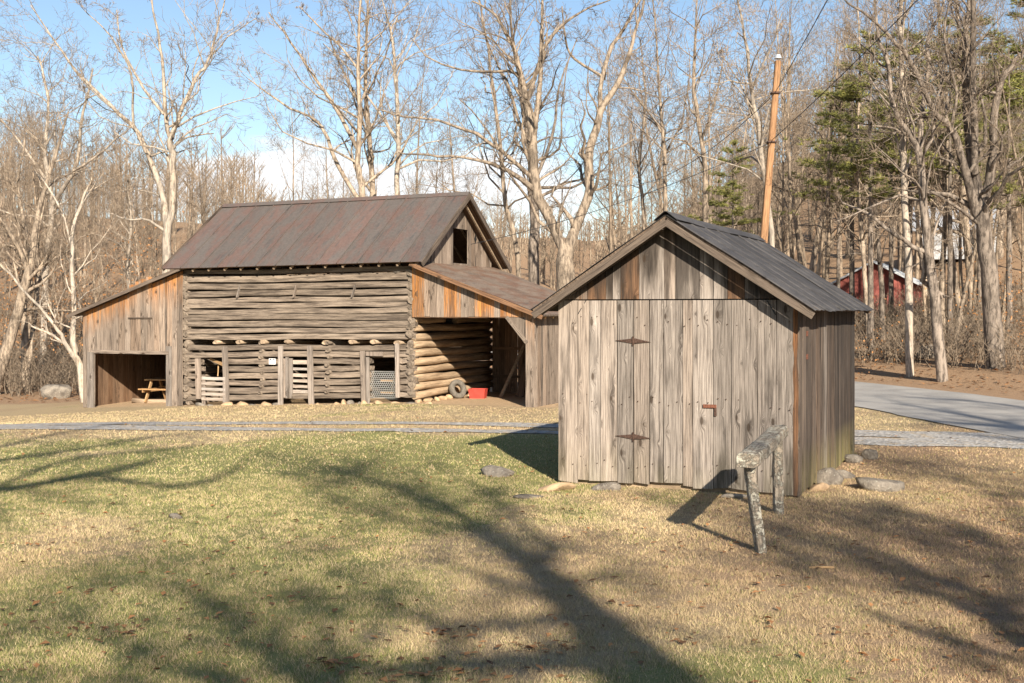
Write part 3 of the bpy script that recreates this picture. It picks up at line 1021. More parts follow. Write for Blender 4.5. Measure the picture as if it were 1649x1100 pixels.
a_ = .036
for row in range(int((zt - zb) / (1.5 * a_)) + 1):
    zc = zb + row * 1.5 * a_
    xo = (row % 2) * a_ * .866
    x = w0 + xo
    while x < w1:
        sgx = .03 * math.sin(row * .7)
        strand((x, .02 + sgx, zc - a_ / 2), (x, .02 + sgx, zc + a_ / 2))
        strand((x, .02 + sgx, zc + a_ / 2), (x + a_ * .866, .02 + sgx, zc + a_)); strand((x, .02 + sgx, zc + a_ / 2), (x - a_ * .866, .02 + sgx, zc + a_))
        x += 2 * a_ * .866
obj('chicken_wire', pyd('chicken_wire', V, Fc), M['mesh'], barn)
for k in range(7):      # poles stored upright behind the wire
    s_ = w0 + .12 + k * .09
    bar('stored_pole', (s_, .9 + .05 * k, gz(s_) + .2), (s_ - .12, 1.7, 1.65), .06, .05, M['pinewood'], barn)
for yp in (614, 633):
    bar('perch', (w0 + .12, .35, bz(yp, w0)), (w1 - .1, .4, bz(yp, w0)), .06, .06, M['pinewood'], barn)
# short battens on the upper wall
for xp in (386, 477, 571):
    s_ = bs(xp); bar('batten', (s_ - .06, -.035, bz(479, s_)), (s_ + .05, -.035, bz(459, s_)), .09, .03, M['plank'], barn)
plank_front(bs(591), bs(618), bz(573, w0), bz(566, w0), M['plank'], -.05, .03, 'lintel')
# white notice on the logs
s_ = bs(440)
sg = obj('wall_notice', box_me(.225, .012, .165), M['white'], barn, (s_, -.045, bz(582, s_)))
for dx in (-.055, .06):
    obj('printed_square', box_me(.05, .004, .035), M['black'], sg, (dx, -.0075, .05))
for dx, dz, w in ((-.07, -.03, .02), (0, .0, .03), (.07, -.035, .02), (-.01, -.03, .015)):
    obj('printed_mark', box_me(w, .004, .008), M['black'], sg, (dx, -.0075, dz))
# foundation stones
def rock_me(sx, sy, sz_, sd, sub=2):
    import bmesh
    bm = bmesh.new(); bmesh.ops.create_icosphere(bm, subdivisions=sub, radius=1)
    r_ = random.Random(sd); ph = [Vector((r_.gauss(0, 1), r_.gauss(0, 1), r_.gauss(0, 1))).normalized() for _ in range(14)]; cut = [r_.uniform(.42, .85) for _ in ph]
    for q in bm.verts:
        for n_, c_ in zip(ph, cut):
            e = q.co.dot(n_)
            if e > c_: q.co -= n_ * (e - c_) * .85
        q.co += Vector((r_.uniform(-1, 1), r_.uniform(-1, 1), r_.uniform(-1, 1))) * .035
        q.co.x *= sx; q.co.y *= sy; q.co.z *= sz_
    me = bpy.data.meshes.new('rock'); bm.to_mesh(me); bm.free()
    for p in me.polygons: p.use_smooth = True
    return me


x = -BL - .1
k = 0
while x < .35:
    w = rnd.uniform(.08, .30)
    if not (opens[2][0] - .05 < x < opens[2][1] and False):
        obj('foundation_stone', rock_me(w, .16, rnd.uniform(.06, .15), 500 + k), M['sandstone' if rnd.random() < .6 else 'stone'], barn, (x + w, .0 + rnd.uniform(-.08, .02), gz(x) + rnd.uniform(-.09, .02)), (0, rnd.uniform(-.2, .2), rnd.uniform(-.5, .5)))
    x += w * rnd.uniform(1.5, 2.6); k += 1
for k in range(9):
    obj('foundation_stone', rock_me(rnd.uniform(.09, .18), .14, .10, 600 + k), M['sandstone'], barn, (.12 + rnd.uniform(-.05, .1), .1 + k * .42, gz(.1, k * .4) + .03), (0, 0, rnd.uniform(0, 3)))
# main roof
EZ = 3.74; RZT = 5.80; EF = -.40; EB = BD + .40; RM = BD / 2
XL, XR = -BL - .48, .50
SL = math.hypot(RM - EF, RZT - EZ); SA = math.atan2(RZT - EZ, RM - EF)
for sgn in (1, -1):
    me = box_me(XR - XL - .04, SL - .04, .03)
    yc = RM - sgn * (RM - EF) / 2
    deck = obj('roof', me, M['insideplank'], barn, ((XL + XR) / 2, yc, (EZ + RZT) / 2 + .0))
    deck.rotation_euler = (sgn * SA, -.008, 0)
    npn = 13; pw = (XR - XL) / npn
    for k in range(npn):
        x0 = -(XR - XL) / 2 + pw * k
        prof = [(0, 0), (.0, .032), (.018, .032), (.02, .0), (pw * .33, .002), (pw * .66, .002), (pw - .001, 0)]
        ns = 6; v = []; ph = rnd.uniform(0, 6)
        for q in range(ns + 1):
            yy = -SL / 2 + SL * q / ns
            for (a, z) in prof:
                v.append((x0 + a, yy, .022 + z + .003 * math.sin(ph + q) * (1 if 3 < prof.index((a, z)) < 6 else .3)))
        n_ = len(prof)
        f = [(q * n_ + a, q * n_ + a + 1, (q + 1) * n_ + a + 1, (q + 1) * n_ + a) for q in range(ns) for a in range(n_ - 1)]
        o = obj('roof_panel', pyd('roof_panel', v, f), M['barnroof'], deck)
        if sgn == -1: o.rotation_euler = (0, 0, math.pi)
    # rafters with their tails showing
    for k in range(15):
        xx = XL + .45 + k * (XR - XL - .7) / 14
        e = Vector((xx, EF + .10 if sgn > 0 else EB - .10, EZ - .062 + .008 * (XL + XR - 2 * xx) / -2)); p_ = Vector((xx, RM, RZT - .13 - .008 * ((XL + XR) / 2 - xx)))
        bar('rafter', e, p_, .05, .06, M['beam'], barn)
    # gable rake boards
    for xx in (XR - .0, XL + .0):
        e = Vector((xx, EF if sgn > 0 else EB, EZ - .02)); p_ = Vector((xx, RM, RZT - .02))
        o = bar('rake_board', e, p_, .03, .15, M['trim'], barn)
        d = (p_ - e).normalized(); yv = d.cross(Vector((1, 0, 0))).normalized()
        o.rotation_quaternion = Matrix((Vector((1, 0, 0)), yv, d)).transposed().to_quaternion()
obj('ridge_cap', pyd('rc', [(XL, RM - .14, RZT - .055), (XL, RM, RZT + .065), (XL, RM + .14, RZT - .055), (XR, RM - .14, RZT - .02), (XR, RM, RZT + .10), (XR, RM + .14, RZT - .02)], [(0, 1, 4, 3), (1, 2, 5, 4)]), M['barnroof'], barn)
# gable planks above the right lean-to, with the loft opening and a black plate painting the dark of a small diamond hole
def gab(y):
    return EZ + (RZT - EZ) * (1 - abs(y - RM) / (RM - EF)) - .05


def rpx(x):    # position along the right gable (local y) seen at column x
    r_ = (x - CX) / F
    return (BA.y * r_ - BA.x) / (Vv.x - Vv.y * r_)


wy0, wy1 = rpx(728), rpx(752)
wz0, wz1 = 3.86, 4.86
y = 0.02
while y < BD - .02:
    w = min(rnd.uniform(.17, .24), BD - .02 - y)
    if y < wy0 and y + w > wy0: w = wy0 - y + .001
    if wy0 <= y < wy1 - .01: w = min(w, wy1 - y)
    c_ = y + w / 2; zb_ = 3.60
    zl, zr = gab(y), gab(y + w)
    mm = M['barnplank']
    dk = lambda f: .25 * f
    if w > .02:
        if wy0 - .005 <= y and y + w <= wy1 + .005:
            if min(zl, zr) > wz1 + .02: obj('plank', board_me(w - .008, 0, .025, zl - wz1, zr - wz1, dark=dk), mm, barn, (.02, c_, wz1), (0, 0, math.radians(90)))
            obj('plank', board_me(w - .008, wz0 - zb_, .025), mm, barn, (.02, c_, zb_), (0, 0, math.radians(90)))
        else:
            obj('plank', board_me(w - .008, 0, .025, max(.02, zl - zb_), max(.02, zr - zb_), rag=.02, dark=dk), mm, barn, (.02, c_, zb_), (0, 0, math.radians(90)))
    y += w
dy = rpx(764); dz_ = 4.62
obj('diamond_hole_shade', pyd('diamond', [(.037, dy - .09, dz_), (.037, dy, dz_ + .14), (.037, dy + .09, dz_), (.037, dy, dz_ - .14), (.03, dy - .09, dz_), (.03, dy, dz_ + .14), (.03, dy + .09, dz_), (.03, dy, dz_ - .14)], [(3, 2, 1, 0), (0, 1, 5, 4), (1, 2, 6, 5), (2, 3, 7, 6), (3, 0, 4, 7)]), M['black'], barn)
x = .1       # left gable
y = .02
while y < BD - .05:
    w = min(.24, BD - .02 - y); obj('plank', board_me(w - .006, 0, .025, max(.02, gab(y) - 3.5), max(.02, gab(y + w) - 3.5)), M['barnplank'], barn, (-BL - .02, y + w / 2, 3.5), (0, 0, math.radians(90))); y += w

# ---- right lean-to
RE = 2.40                      # eave height at the outer wall
rl = lambda s_: 3.70 + (RE + .02 - 3.70) * s_ / RX
HD = 2.32                      # header height
warm_top = lambda f: .85 + .6 * f
x = .01
while x < RX - .24:
    w = min(rnd.uniform(.15, .23), RX - .24 - x); z0 = HD + rnd.uniform(-.0, .02)
    zl, zr = max(.02, rl(x) - z0), max(.02, rl(x + w) - z0)
    obj('plank', board_me(w - .006, 0, .025, zl, zr, n=3, warm=warm_top if rnd.random() < .82 else None), M['barnplank'], barn, (x + w / 2, -.06 + rnd.uniform(-.004, .004), z0)); x += w
obj('header', board_me(.09, RX - .3, .08), M['orange'], barn, (0, -.01, HD + .03), (0, math.radians(90), 0))
bar('brace', (RX - .78, -.062, HD + .02), (RX - .2, -.062, 1.66), .03, .1, M['barnplank'], barn)
pv = [(RX - .80, -.06, HD), (RX - .23, -.06, HD), (RX - .23, -.06, 1.62)]
obj('corner_gusset', pyd('gusset', pv + [(a, -.035, c) for a, b, c in pv], [(0, 2, 1), (3, 4, 5), (0, 1, 4, 3), (1, 2, 5, 4), (2, 0, 3, 5)]), M['barnplank'], barn)
gzr = gz(RX)
obj('post', board_me(.24, RE + .06 - gzr, .03, rl(RX - .24) - gzr, rl(RX) - gzr, warm=lambda f: max(0, f * 2 - 1.2)), M['barnplank'], barn, (RX - .12, -.06, gzr))
y = -.045
while y < BD:
    w = min(rnd.uniform(.16, .24), BD - y); g0 = gz(RX, y) - .02
    if w < .03: break
    obj('plank', board_me(w - rnd.uniform(.006, .022), RE - .03 - g0, .025, rag=.03), M['barnplank'], barn, (RX, y + w / 2, g0), (0, 0, math.radians(90))); y += w
x = .05
while x < RX - .05:
    w = min(rnd.uniform(.16, .24), RX - .03 - x); g0 = gz(x, BD) - .02; gap = rnd.choice((.006, .01, .012, .03))
    obj('plank', board_me(w - gap, 0, .025, rl(x) - g0 - .08, rl(x + w) - g0 - .08), M['insideplank'], barn, (x + w / 2, BD, g0)); x += w
for zz in (.5, 1.35): obj('rail', board_me(.09, RX - .1, .05), M['insideplank'], barn, (.05, BD - .05, zz), (0, math.radians(90), 0))
for xx in (1.9, 3.4): bar('post', (xx, BD - .12, gz(xx, BD)), (xx, BD - .12, rl(xx) - .1), .11, .11, M['beam'], barn)
for zz in (.6, 1.4): bar('rail', (RX - .05, .1, zz), (RX - .05, BD - .1, zz), .05, .09, M['insideplank'], barn)


def lean_roof(x_hi, z_hi, x_lo, z_lo, y0, y1, m, npn):
    d = Vector((x_lo - x_hi, 0, z_lo - z_hi)); L = d.length; ang = math.atan2(-d.z, d.x)
    deck = obj('roof', box_me(L, y1 - y0 - .04, .03), M['trim'], barn, ((x_hi + x_lo) / 2, (y0 + y1) / 2, (z_hi + z_lo) / 2), (0, ang, 0))
    pw = (y1 - y0) / npn
    for k in range(npn):
        yb_ = -(y1 - y0) / 2 + k * pw; v = []; ns = 6; nc = 12; up = 1
        j = rnd.uniform(-.004, .004)
        for q in range(ns + 1):
            xx = -L / 2 + L * q / ns + (rnd.uniform(-.01, .03) * (1 if q == ns else 0))
            for c_ in range(nc + 1):
                v.append((xx, yb_ + pw * c_ / nc, .024 + j + .012 * (c_ % 2) + .006 * math.sin(q * 1.7 + k)))
        f = [(q * (nc + 1) + a, q * (nc + 1) + a + 1, (q + 1) * (nc + 1) + a + 1, (q + 1) * (nc + 1) + a) for q in range(ns) for a in range(nc)]
        obj('roof_sheet', pyd('roof_sheet', v, f), m, deck, (0, 0, 0))
    return deck


lean_roof(-.02 + .06, 3.78, RX + .32, rl(RX + .32) + .06, -.30, BD + .25, M['leanroof'], 8)
for k in range(10):
    yy = .05 + k * (BD - .1) / 9
    bar('rafter', (.1, yy, rl(.1) + .0), (RX + .27, yy, rl(RX + .27) - .0), .06, .05, M['pinewood'], barn)
o = bar('rake_board', (.06, -.30, 3.74), (RX + .32, -.30, rl(RX + .32) + .02), .11, .025, M['orange'], barn)
d = (Vector((RX + .32, -.3, rl(RX + .32) + .02)) - Vector((.06, -.3, 3.74))).normalized()
o.rotation_quaternion = Matrix((Vector((0, 1, 0)).cross(d), Vector((0, 1, 0)), d)).transposed().to_quaternion()
# ---- left lean-to
LE = 2.42
ll = lambda s_: 3.66 + (LE - 3.66) * (-s_ - BL) / LX
o0, o1 = bs(156), bs(272); oh = bz(567, (o0 + o1) / 2)
x = -BL - LX
hx0, hx1 = bs(213), bs(251)
while x < -BL - .02:
    w = min(rnd.uniform(.17, .26), -BL - x)
    if x < o0 and x + w > o0 - .06: w = o0 - x
    if x < o1 and x + w > o1 - .06: w = o1 - x
    mid = x + w / 2; op = o0 - .01 <= x and x + w <= o1 + .01
    z0 = oh + .0 if op else gz(mid) + .0
    zl, zr = ll(x) - z0, ll(x + w) - z0
    hh = max(zl, zr); ww = lambda f, h=hh, z0=z0: max(0, 1.35 - (h * (1 - f)) / .55)
    obj('plank', board_me(w - rnd.uniform(.005, .016), 0, .025, zl, zr, n=7, rag=.02, warm=ww), M['barnplank'], barn, (mid, -.08 + rnd.uniform(-.006, .006), z0)); x += w
hat = plank_front(hx0, hx0 + .21, bz(511, hx0), bz(449, hx0) - .18, M['barnplank'], -.115, .02, 'hatch', warm=lambda f: max(0, f * 1.6 - .5)); hl_ = Vector(hat.location)
for k in range(1, 4):
    obj('plank', board_me(.205, bz(449, hx0) - bz(511, hx0) - .16 + k * .07, .02, warm=lambda f: max(0, f * 1.6 - .5)), M['barnplank'], hat, Vector((hx0 + .105 + k * .212, -.115, bz(511, hx0))) - hl_)
bar('hatch_ledge', (hx0 - .05, -.12, bz(512, hx0)), (hx0 + .86, -.12, bz(512, hx0)), .03, .03, M['trim'], barn)
obj('header', board_me(.10, o1 - o0 + .2, .05), M['plank'], barn, (o0 - .1, -.115, oh + .0), (0, math.radians(90), 0))
plank_front(o0 - .24, o0 + .0, gz(o0) - .02, oh - .02, M['plank'], -.13, .05, 'post')
plank_front(o1 - .0, o1 + .20, gz(o1) - .02, oh + .2, M['plank'], -.115, .03, 'post')
y = -.06
while y < BD:
    w = min(rnd.uniform(.17, .26), BD - y); g0 = gz(-BL - LX, y)
    if w < .03: break
    obj('plank', board_me(w - rnd.uniform(.006, .018), LE - g0, .025), M['insideplank'], barn, (-BL - LX + .0, y + w / 2, g0), (0, 0, math.radians(90))); y += w
x = -BL - LX + .02
while x < -BL - .02:
    w = min(rnd.uniform(.17, .26), -BL - x); g0 = gz(x, BD) - .02
    obj('plank', board_me(w - rnd.choice((.01, .02, .03, .05)), 0, .025, ll(x) - g0, ll(x + w) - g0), M['insideplank'], barn, (x + w / 2, BD, g0)); x += w
for f_ in (.02, .36, .66, .98):
    xx = -BL - LX + .1 + f_ * (LX - .2); bar('post', (xx, BD - .1, gz(xx, BD)), (xx, BD - .1, ll(xx)), .11, .11, M['insideplank'], barn)
obj('rail', board_me(.10, LX - .1, .05), M['insideplank'], barn, (-BL - LX + .05, BD - .17, gz(-BL - 2, BD) + 1.02), (0, math.radians(90), 0))
bar('brace', (-BL - LX + .2, BD - .2, gz(-11, BD) + 1.0), (-BL - LX + 1.3, BD - .2, gz(-10, BD)), .09, .05, M['insideplank'], barn)
obj('sill', log_me(2.6, .09, .09, 77, .8, 5), M['beam'], barn, (-BL - LX + .7, 1.3, gz(-10.5, 1.3) + .05))
dk = lean_roof(-BL + .1, ll(-BL + .1) + .06, -BL - LX - .42, ll(-BL - LX - .42) + .06, -.34, BD + .25, M['leanroof'], 6)
dk.rotation_euler = (0, math.atan2(ll(-BL + .1) - ll(-BL - LX - .42), 1) * 0 - math.atan2(ll(-BL + .1) - ll(-BL - LX - .42), LX + .52), 0)
o = bar('rake_board', (-BL + .1, -.35, ll(-BL + .1) + .02), (-BL - LX - .42, -.35, ll(-BL - LX - .42) + .02), .10, .025, M['trim'], barn)
d = (Vector((-BL - LX - .42, 0, ll(-BL - LX - .42))) - Vector((-BL + .1, 0, ll(-BL + .1)))).normalized()
o.rotation_quaternion = Matrix((Vector((0, 1, 0)).cross(d), Vector((0, 1, 0)), d)).transposed().to_quaternion()


# ------------------------------------------------------------------ things in and around the barn
def bw(s_, y0, z=None):
    p = BA + U * s_ + Vv * y0
    return Vector((p.x, p.y, tz(p.x, p.y) if z is None else z))


def torus_me(R, r_, n=36, m_=12, w=1.0):
    v = []; f = []
    for i in range(n):
        a = 2 * math.pi * i / n
        for j in range(m_):
            b = 2 * math.pi * j / m_
            cr = math.copysign(abs(math.cos(b)) ** .7, math.cos(b)); sr = math.copysign(abs(math.sin(b)) ** .7, math.sin(b))
            k = 1 + (.02 if (i % 2 == 0 and cr > .6) else 0)
            v.append((math.cos(a) * (R + r_ * cr) * k, math.sin(a) * (R + r_ * cr) * k, sr * r_ * w))
    for i in range(n):
        for j in range(m_):
            f.append((i * m_ + j, ((i + 1) % n) * m_ + j, ((i + 1) % n) * m_ + (j + 1) % m_, i * m_ + (j + 1) % m_))
    me = pyd('tyre', v, f)
    for p in me.polygons: p.use_smooth = True
    return me


p = bw(.33, 2.0)
tr = obj('old_tyre', torus_me(.20, .075, w=1.1), M['rubber'], None, (p.x, p.y, p.z + .262)); tag(tr, 'old dusty rubber tyre leaning against the log wall in the open lean-to', 'tyre')
tr.rotation_mode = 'QUATERNION'
nrm = (U * .82 - Vv * .42 + Vector((0, 0, .28))).normalized(); tr.rotation_quaternion = nrm.to_track_quat('Z', 'Y')
p = bw(.85, 2.25)
tub = obj('red_tub', pyd('tub', [(-.21, -.15, 0), (.21, -.15, 0), (.21, .15, 0), (-.21, .15, 0), (-.24, -.18, .27), (.24, -.18, .27), (.24, .18, .27), (-.24, .18, .27), (-.22, -.16, .27), (.22, -.16, .27), (.22, .16, .27), (-.22, .16, .27), (-.2, -.14, .03), (.2, -.14, .03), (.2, .14, .03), (-.2, .14, .03)],
    [(3, 2, 1, 0), (0, 1, 5, 4), (1, 2, 6, 5), (2, 3, 7, 6), (3, 0, 4, 7), (4, 5, 9, 8), (5, 6, 10, 9), (6, 7, 11, 10), (7, 4, 8, 11), (8, 9, 13, 12), (9, 10, 14, 13), (10, 11, 15, 14), (11, 8, 12, 15), (12, 13, 14, 15)]), M['red'], None, (p.x, p.y, p.z + .0), (0, 0, RZ + .2))
tag(tub, 'faded red plastic tub on the dirt beside the old tyre', 'tub')
for k, (a, b, c_, ht, w, lab) in enumerate(((1.25, 2.9, .32, 2.15, .14, 'tallest of the planks leaning at the back of the open lean-to'), (1.75, 3.2, -.35, 1.7, .2, 'wide dark plank leaning left in the open lean-to'), (1.55, 3.35, .12, 1.95, .1, 'narrow plank propped between the wider leaning planks'))):
    p = bw(a, b); q = bw(a + c_, BD - .28, ht)
    o = bar('leaning_plank', p, q, w, .04, M['beam' if k == 0 else 'insideplank'], None, RZ); tag(o, lab, 'plank')
# picnic table
p = bw(bs(258, 1.7), 1.7)
pt = thing('picnic_table', 'yellow wooden picnic table half hidden inside the left lean-to', 'table', p, RZ + .15)
obj('tabletop', box_me(1.3, .7, .04, bevel=.005), M['pinewood'], pt, (.3, 0, .70))
for s_ in (-.58, .58): obj('bench', box_me(1.3, .24, .04, bevel=.005), M['pinewood'], pt, (.3, s_, .42))
for xx in (-.2, .8):
    bar('cross_rail', (xx, -.68, .37), (xx, .68, .37), .04, .1, M['pinewood'], pt)
    for s_ in (-1, 1): bar('leg', (xx + .045, s_ * .6, 0), (xx + .045, s_ * .22, .68), .04, .1, M['pinewood'], pt)

# hitching rail in front of the shed
hp0 = ground_px(1228, 889); hp1 = ground_px(1254, 826)
hp0.z = tz(hp0.x, hp0.y); hp1.z = tz(hp1.x, hp1.y)
hr = thing('hitching_rail', 'lichen covered timber hitching rail on two posts before the shed', 'hitching rail', hp0)


def rough_timber(p, q, w, h, sd, n=14):
    r_ = random.Random(sd); p = Vector(p); q = Vector(q); L = (q - p).length; v = []; k = 12
    for i in range(n + 1):
        f = i / n; z = L * f; ox = .010 * math.sin(f * 5 + sd); e = 1.0
        for j in range(k):
            a = 2 * math.pi * (j + .5) / k
            c_, s_ = math.cos(a), math.sin(a)
            c_ = math.copysign(abs(c_) ** .45, c_); s_ = math.copysign(abs(s_) ** .45, s_)
            jj = r_.uniform(.93, 1.06)
            v.append((c_ * w / 2 * jj + ox, s_ * h / 2 * jj, z + (r_.uniform(-.012, .012) if i in (0, n) else 0)))
    f = [tuple(reversed(range(k))), tuple(n * k + j for j in range(k))] + [(i * k + j, i * k + (j + 1) % k, (i + 1) * k + (j + 1) % k, (i + 1) * k + j) for i in range(n) for j in range(k)]
    me = pyd('timber', v, f); d = (q - p)
    return me, d.to_track_quat('Z', 'Y')


def hp(name, p, q, w, h, sd):
    me, qt = rough_timber(p, q, w, h, sd); o = obj(name, me, M['lichen'], hr, Vector(p) - hp0); o.rotation_mode = 'QUATERNION'; o.rotation_quaternion = qt; return o


t0 = px(1207, 752, hp0.y - .02); t1 = px(1252, 705, hp1.y)
hp('post', hp0 - Vector((0, 0, .15)), t0, .145, .10, 1)
hp('post', hp1 - Vector((0, 0, .15)), t1, .145, .12, 2)
ra = px(1200, 737, hp0.y - .17) + Vector((.02, 0, -.03)); rb = px(1256, 694, hp1.y + .1)
hp('rail', ra, rb, .225, .155, 3)

# field stones round the shed
for (xp, yp, w, dp, h, lab) in ((893, 787, .36, .22, .10, 'flat tan stone at the left corner of the shed'), (972, 786, .32, .2, .09, 'low stone under the planks left of the shed door'),
        (802, 764, .30, .25, .12, 'flat grey stone lying in the grass left of the shed'), (284, 834, .11, .08, .05, 'small grey stone alone in the left of the lawn'),
        (1328, 778, .27, .2, .20, 'pale cracked stone against the shed side wall'), (1318, 788, .20, .16, .11, 'low brown stone below the pale cracked stone'),
        (1358, 768, .23, .16, .13, 'rounded stone behind the pale cracked stone at the shed side'), (1420, 786, .48, .32, .18, 'largest flat boulder in the grass right of the shed'),
        (1372, 744, .20, .16, .13, 'brown stone by the back corner of the shed'), (1398, 738, .19, .16, .16, 'dark upright stone behind the back corner of the shed'),
        (1180, 800, .24, .14, .05, 'thin stone flush with the grass under the right shed door'), (850, 799, .26, .14, .05, 'sunken stone in the grass before the shed left corner')):
    p = ground_px(xp, yp); zz = tz(p.x, p.y)
    o = obj('field_stone', rock_me(w, dp, h, int(xp)), M['stone' if xp not in (1318, 893) else 'sandstone'], None, (p.x, p.y, zz + h * .28), (rnd.uniform(-.15, .15), rnd.uniform(-.15, .15), rnd.uniform(-.3, .3)))
    tag(o, lab, 'stone', 'stones round the shed')
p = px(93, 628, 42); o = obj('field_stone', rock_me(.75, .5, .45, 3), M['stone'], None, (p.x, p.y, tz(p.x, p.y) + .15)); tag(o, 'grey boulder at the wood edge left of the barn', 'stone')
for (xp, Y, s_, lab) in ((1500, 46, .8, 'mossy boulder on the slope beyond the road, between the two dark trunks'), (1582, 52, 1.0, 'low grey boulder on the leafy slope by the biggest trunk')):
    X = (xp - CX) / F * Y; o = obj('field_stone', rock_me(s_, s_ * .7, s_ * .5, int(xp)), M['stone'], None, (X, Y, tz(X, Y) + .1)); tag(o, lab, 'stone')
# scrap of bark / stick on the lawn
p = ground_px(1322, 917); o = bar('stick', p + Vector((-.12, .0, .02)), p + Vector((.12, -.01, .025)), .03, .02, M['pinewood'], None); tag(o, 'short broken stick on the grass right of the hitching rail', 'stick')

# ------------------------------------------------------------------ utility pole and cables
PY = 30.0
pt0 = px(1253, 92, PY); pb = px(1207, 690, PY); pb.z = tz(pb.x, pb.y)
pole = thing('utility_pole', 'leaning orange brown wooden utility pole behind the shed roof', 'pole', pb)
me, qt = rough_timber(pb, pt0, .175, .175, 9, 20)
for q in me.vertices:
    k = 1.2 - .35 * q.co.z / 9.5; q.co.x *= k; q.co.y *= k
o = obj('shaft', me, plank_mat('bare_pine_pole', (.36, .215, .115), (.12, .065, .036), (.4, .2, .1), .95, 1.05, .6, .7), pole, (0, 0, -.1)); o.rotation_mode = 'QUATERNION'; o.rotation_quaternion = qt
for yp in (150, 229):
    obj('clamp', box_me(.23, .23, .05, bevel=.01), M['rust'], pole, px(1253 - (yp - 92) * .0769, yp, PY) - pb)
obj('insulator', cyl_me(.10, .10, 14, r2=.06), M['galv'], pole, pt0 - pb + Vector((0, 0, -.04)))


def cable(p, q, sag, lab, r_=.009, n=24):
    p = Vector(p); q = Vector(q); V = []; Fc = []
    for i in range(n + 1):
        f = i / n; c_ = p.lerp(q, f) - Vector((0, 0, sag * 4 * f * (1 - f))); d = (q - p).normalized(); a = d.cross(Vector((0, 0, 1))).normalized(); b = d.cross(a)
        for j in range(5): V.append(tuple(c_ - p + r_ * (math.cos(j * 1.2566) * a + math.sin(j * 1.2566) * b)))
    for i in range(n):
        for j in range(5): Fc.append((i * 5 + j, i * 5 + (j + 1) % 5, (i + 1) * 5 + (j + 1) % 5, (i + 1) * 5 + j))
    o = obj('cable', pyd('cable', V, Fc), M['wire'], None, p); return tag(o, lab, 'cable')


at = lambda yp: px(1253 - (yp - 92) * .0769, yp, PY)
p = bw(.45, 2.6, 4.4)
cable(at(229), p, .25, 'thin dark cable running from the pole down to the barn gable')
e = px(1467, 2, 20); d = e - at(226)
cable(at(226), at(226) + d * 1.5, .1, 'dark cable rising from the pole to the upper right over the dark forked tree')
e = px(1330, 0, 21); d = e - at(148)
cable(at(148), at(148) + d * 1.7, .05, 'steep dark cable rising from just below the pole top')
cable(at(150), px(1000, 300, 48), .6, 'faint cable slanting from the pole top into the trees behind', .009)

# ------------------------------------------------------------------ far buildings beyond the road
def gable_house(name, lab, cx_, Y, w, d_, hw, hr_, rz, mw, mr, cat='building'):
    X = (cx_ - CX) / F * Y; z = tz(X, Y)
    h = thing(name, lab, cat, (X, Y, z - .3), rz)
    v = [(-w / 2, -d_ / 2, 0), (w / 2, -d_ / 2, 0), (w / 2, d_ / 2, 0), (-w / 2, d_ / 2, 0), (-w / 2, -d_ / 2, hw), (w / 2, -d_ / 2, hw), (w / 2, d_ / 2, hw), (-w / 2, d_ / 2, hw), (0, -d_ / 2, hr_), (0, d_ / 2, hr_)]
    f = [(0, 1, 5, 8, 4), (2, 3, 7, 9, 6), (1, 2, 6, 5), (3, 0, 4, 7), (0, 3, 2, 1)]
    obj('wall', pyd('wall', v, f), mw, h)
    for s_ in (-1, 1):
        L = math.hypot(w / 2 + .4, (hr_ - hw) * (w / 2 + .4) / (w / 2)); a = math.atan2(hr_ - hw, w / 2)
        o = obj('roof', box_me(L, d_ + .8, .10), mr, h, (s_ * (w / 2 + .4) / 2, 0, hr_ - math.tan(a) * (w / 2 + .4) / 2 + .07), (0, s_ * a, 0))
        for k in range(8): obj('roof_rib', box_me(L, .04, .03), mr, o, (0, -(d_ + .8) / 2 + .3 + k * (d_ + .2) / 7, .06))
    return h


h = gable_house('red_outbuilding', 'red plank outbuilding with silver metal roof in the woods', 1418, 72, 4.3, 6.5, 2.0, 3.15, -.42, M['redpaint'], M['galv'])
for k in range(9): obj('batten', box_me(.05, .03, 2.3), M['redpaint'], h, (-1.9 + k * .47, -3.27, 1.15))
h = gable_house('grey_house', 'grey roofed house glimpsed high between trunks on the right slope', 1542, 96, 8, 6, 2.4, 4.4, 1.2, simple('grey_siding', (.36, .36, .36), .8), simple('grey_shingles', (.33, .34, .36), .8, 0, .15))
obj('window', box_me(.03, .9, 1.0), M['black'], h, (-4.02, -.9, 1.5)); obj('window', box_me(.9, .03, 1.0), M['black'], h, (1.2, -3.02, 1.5))


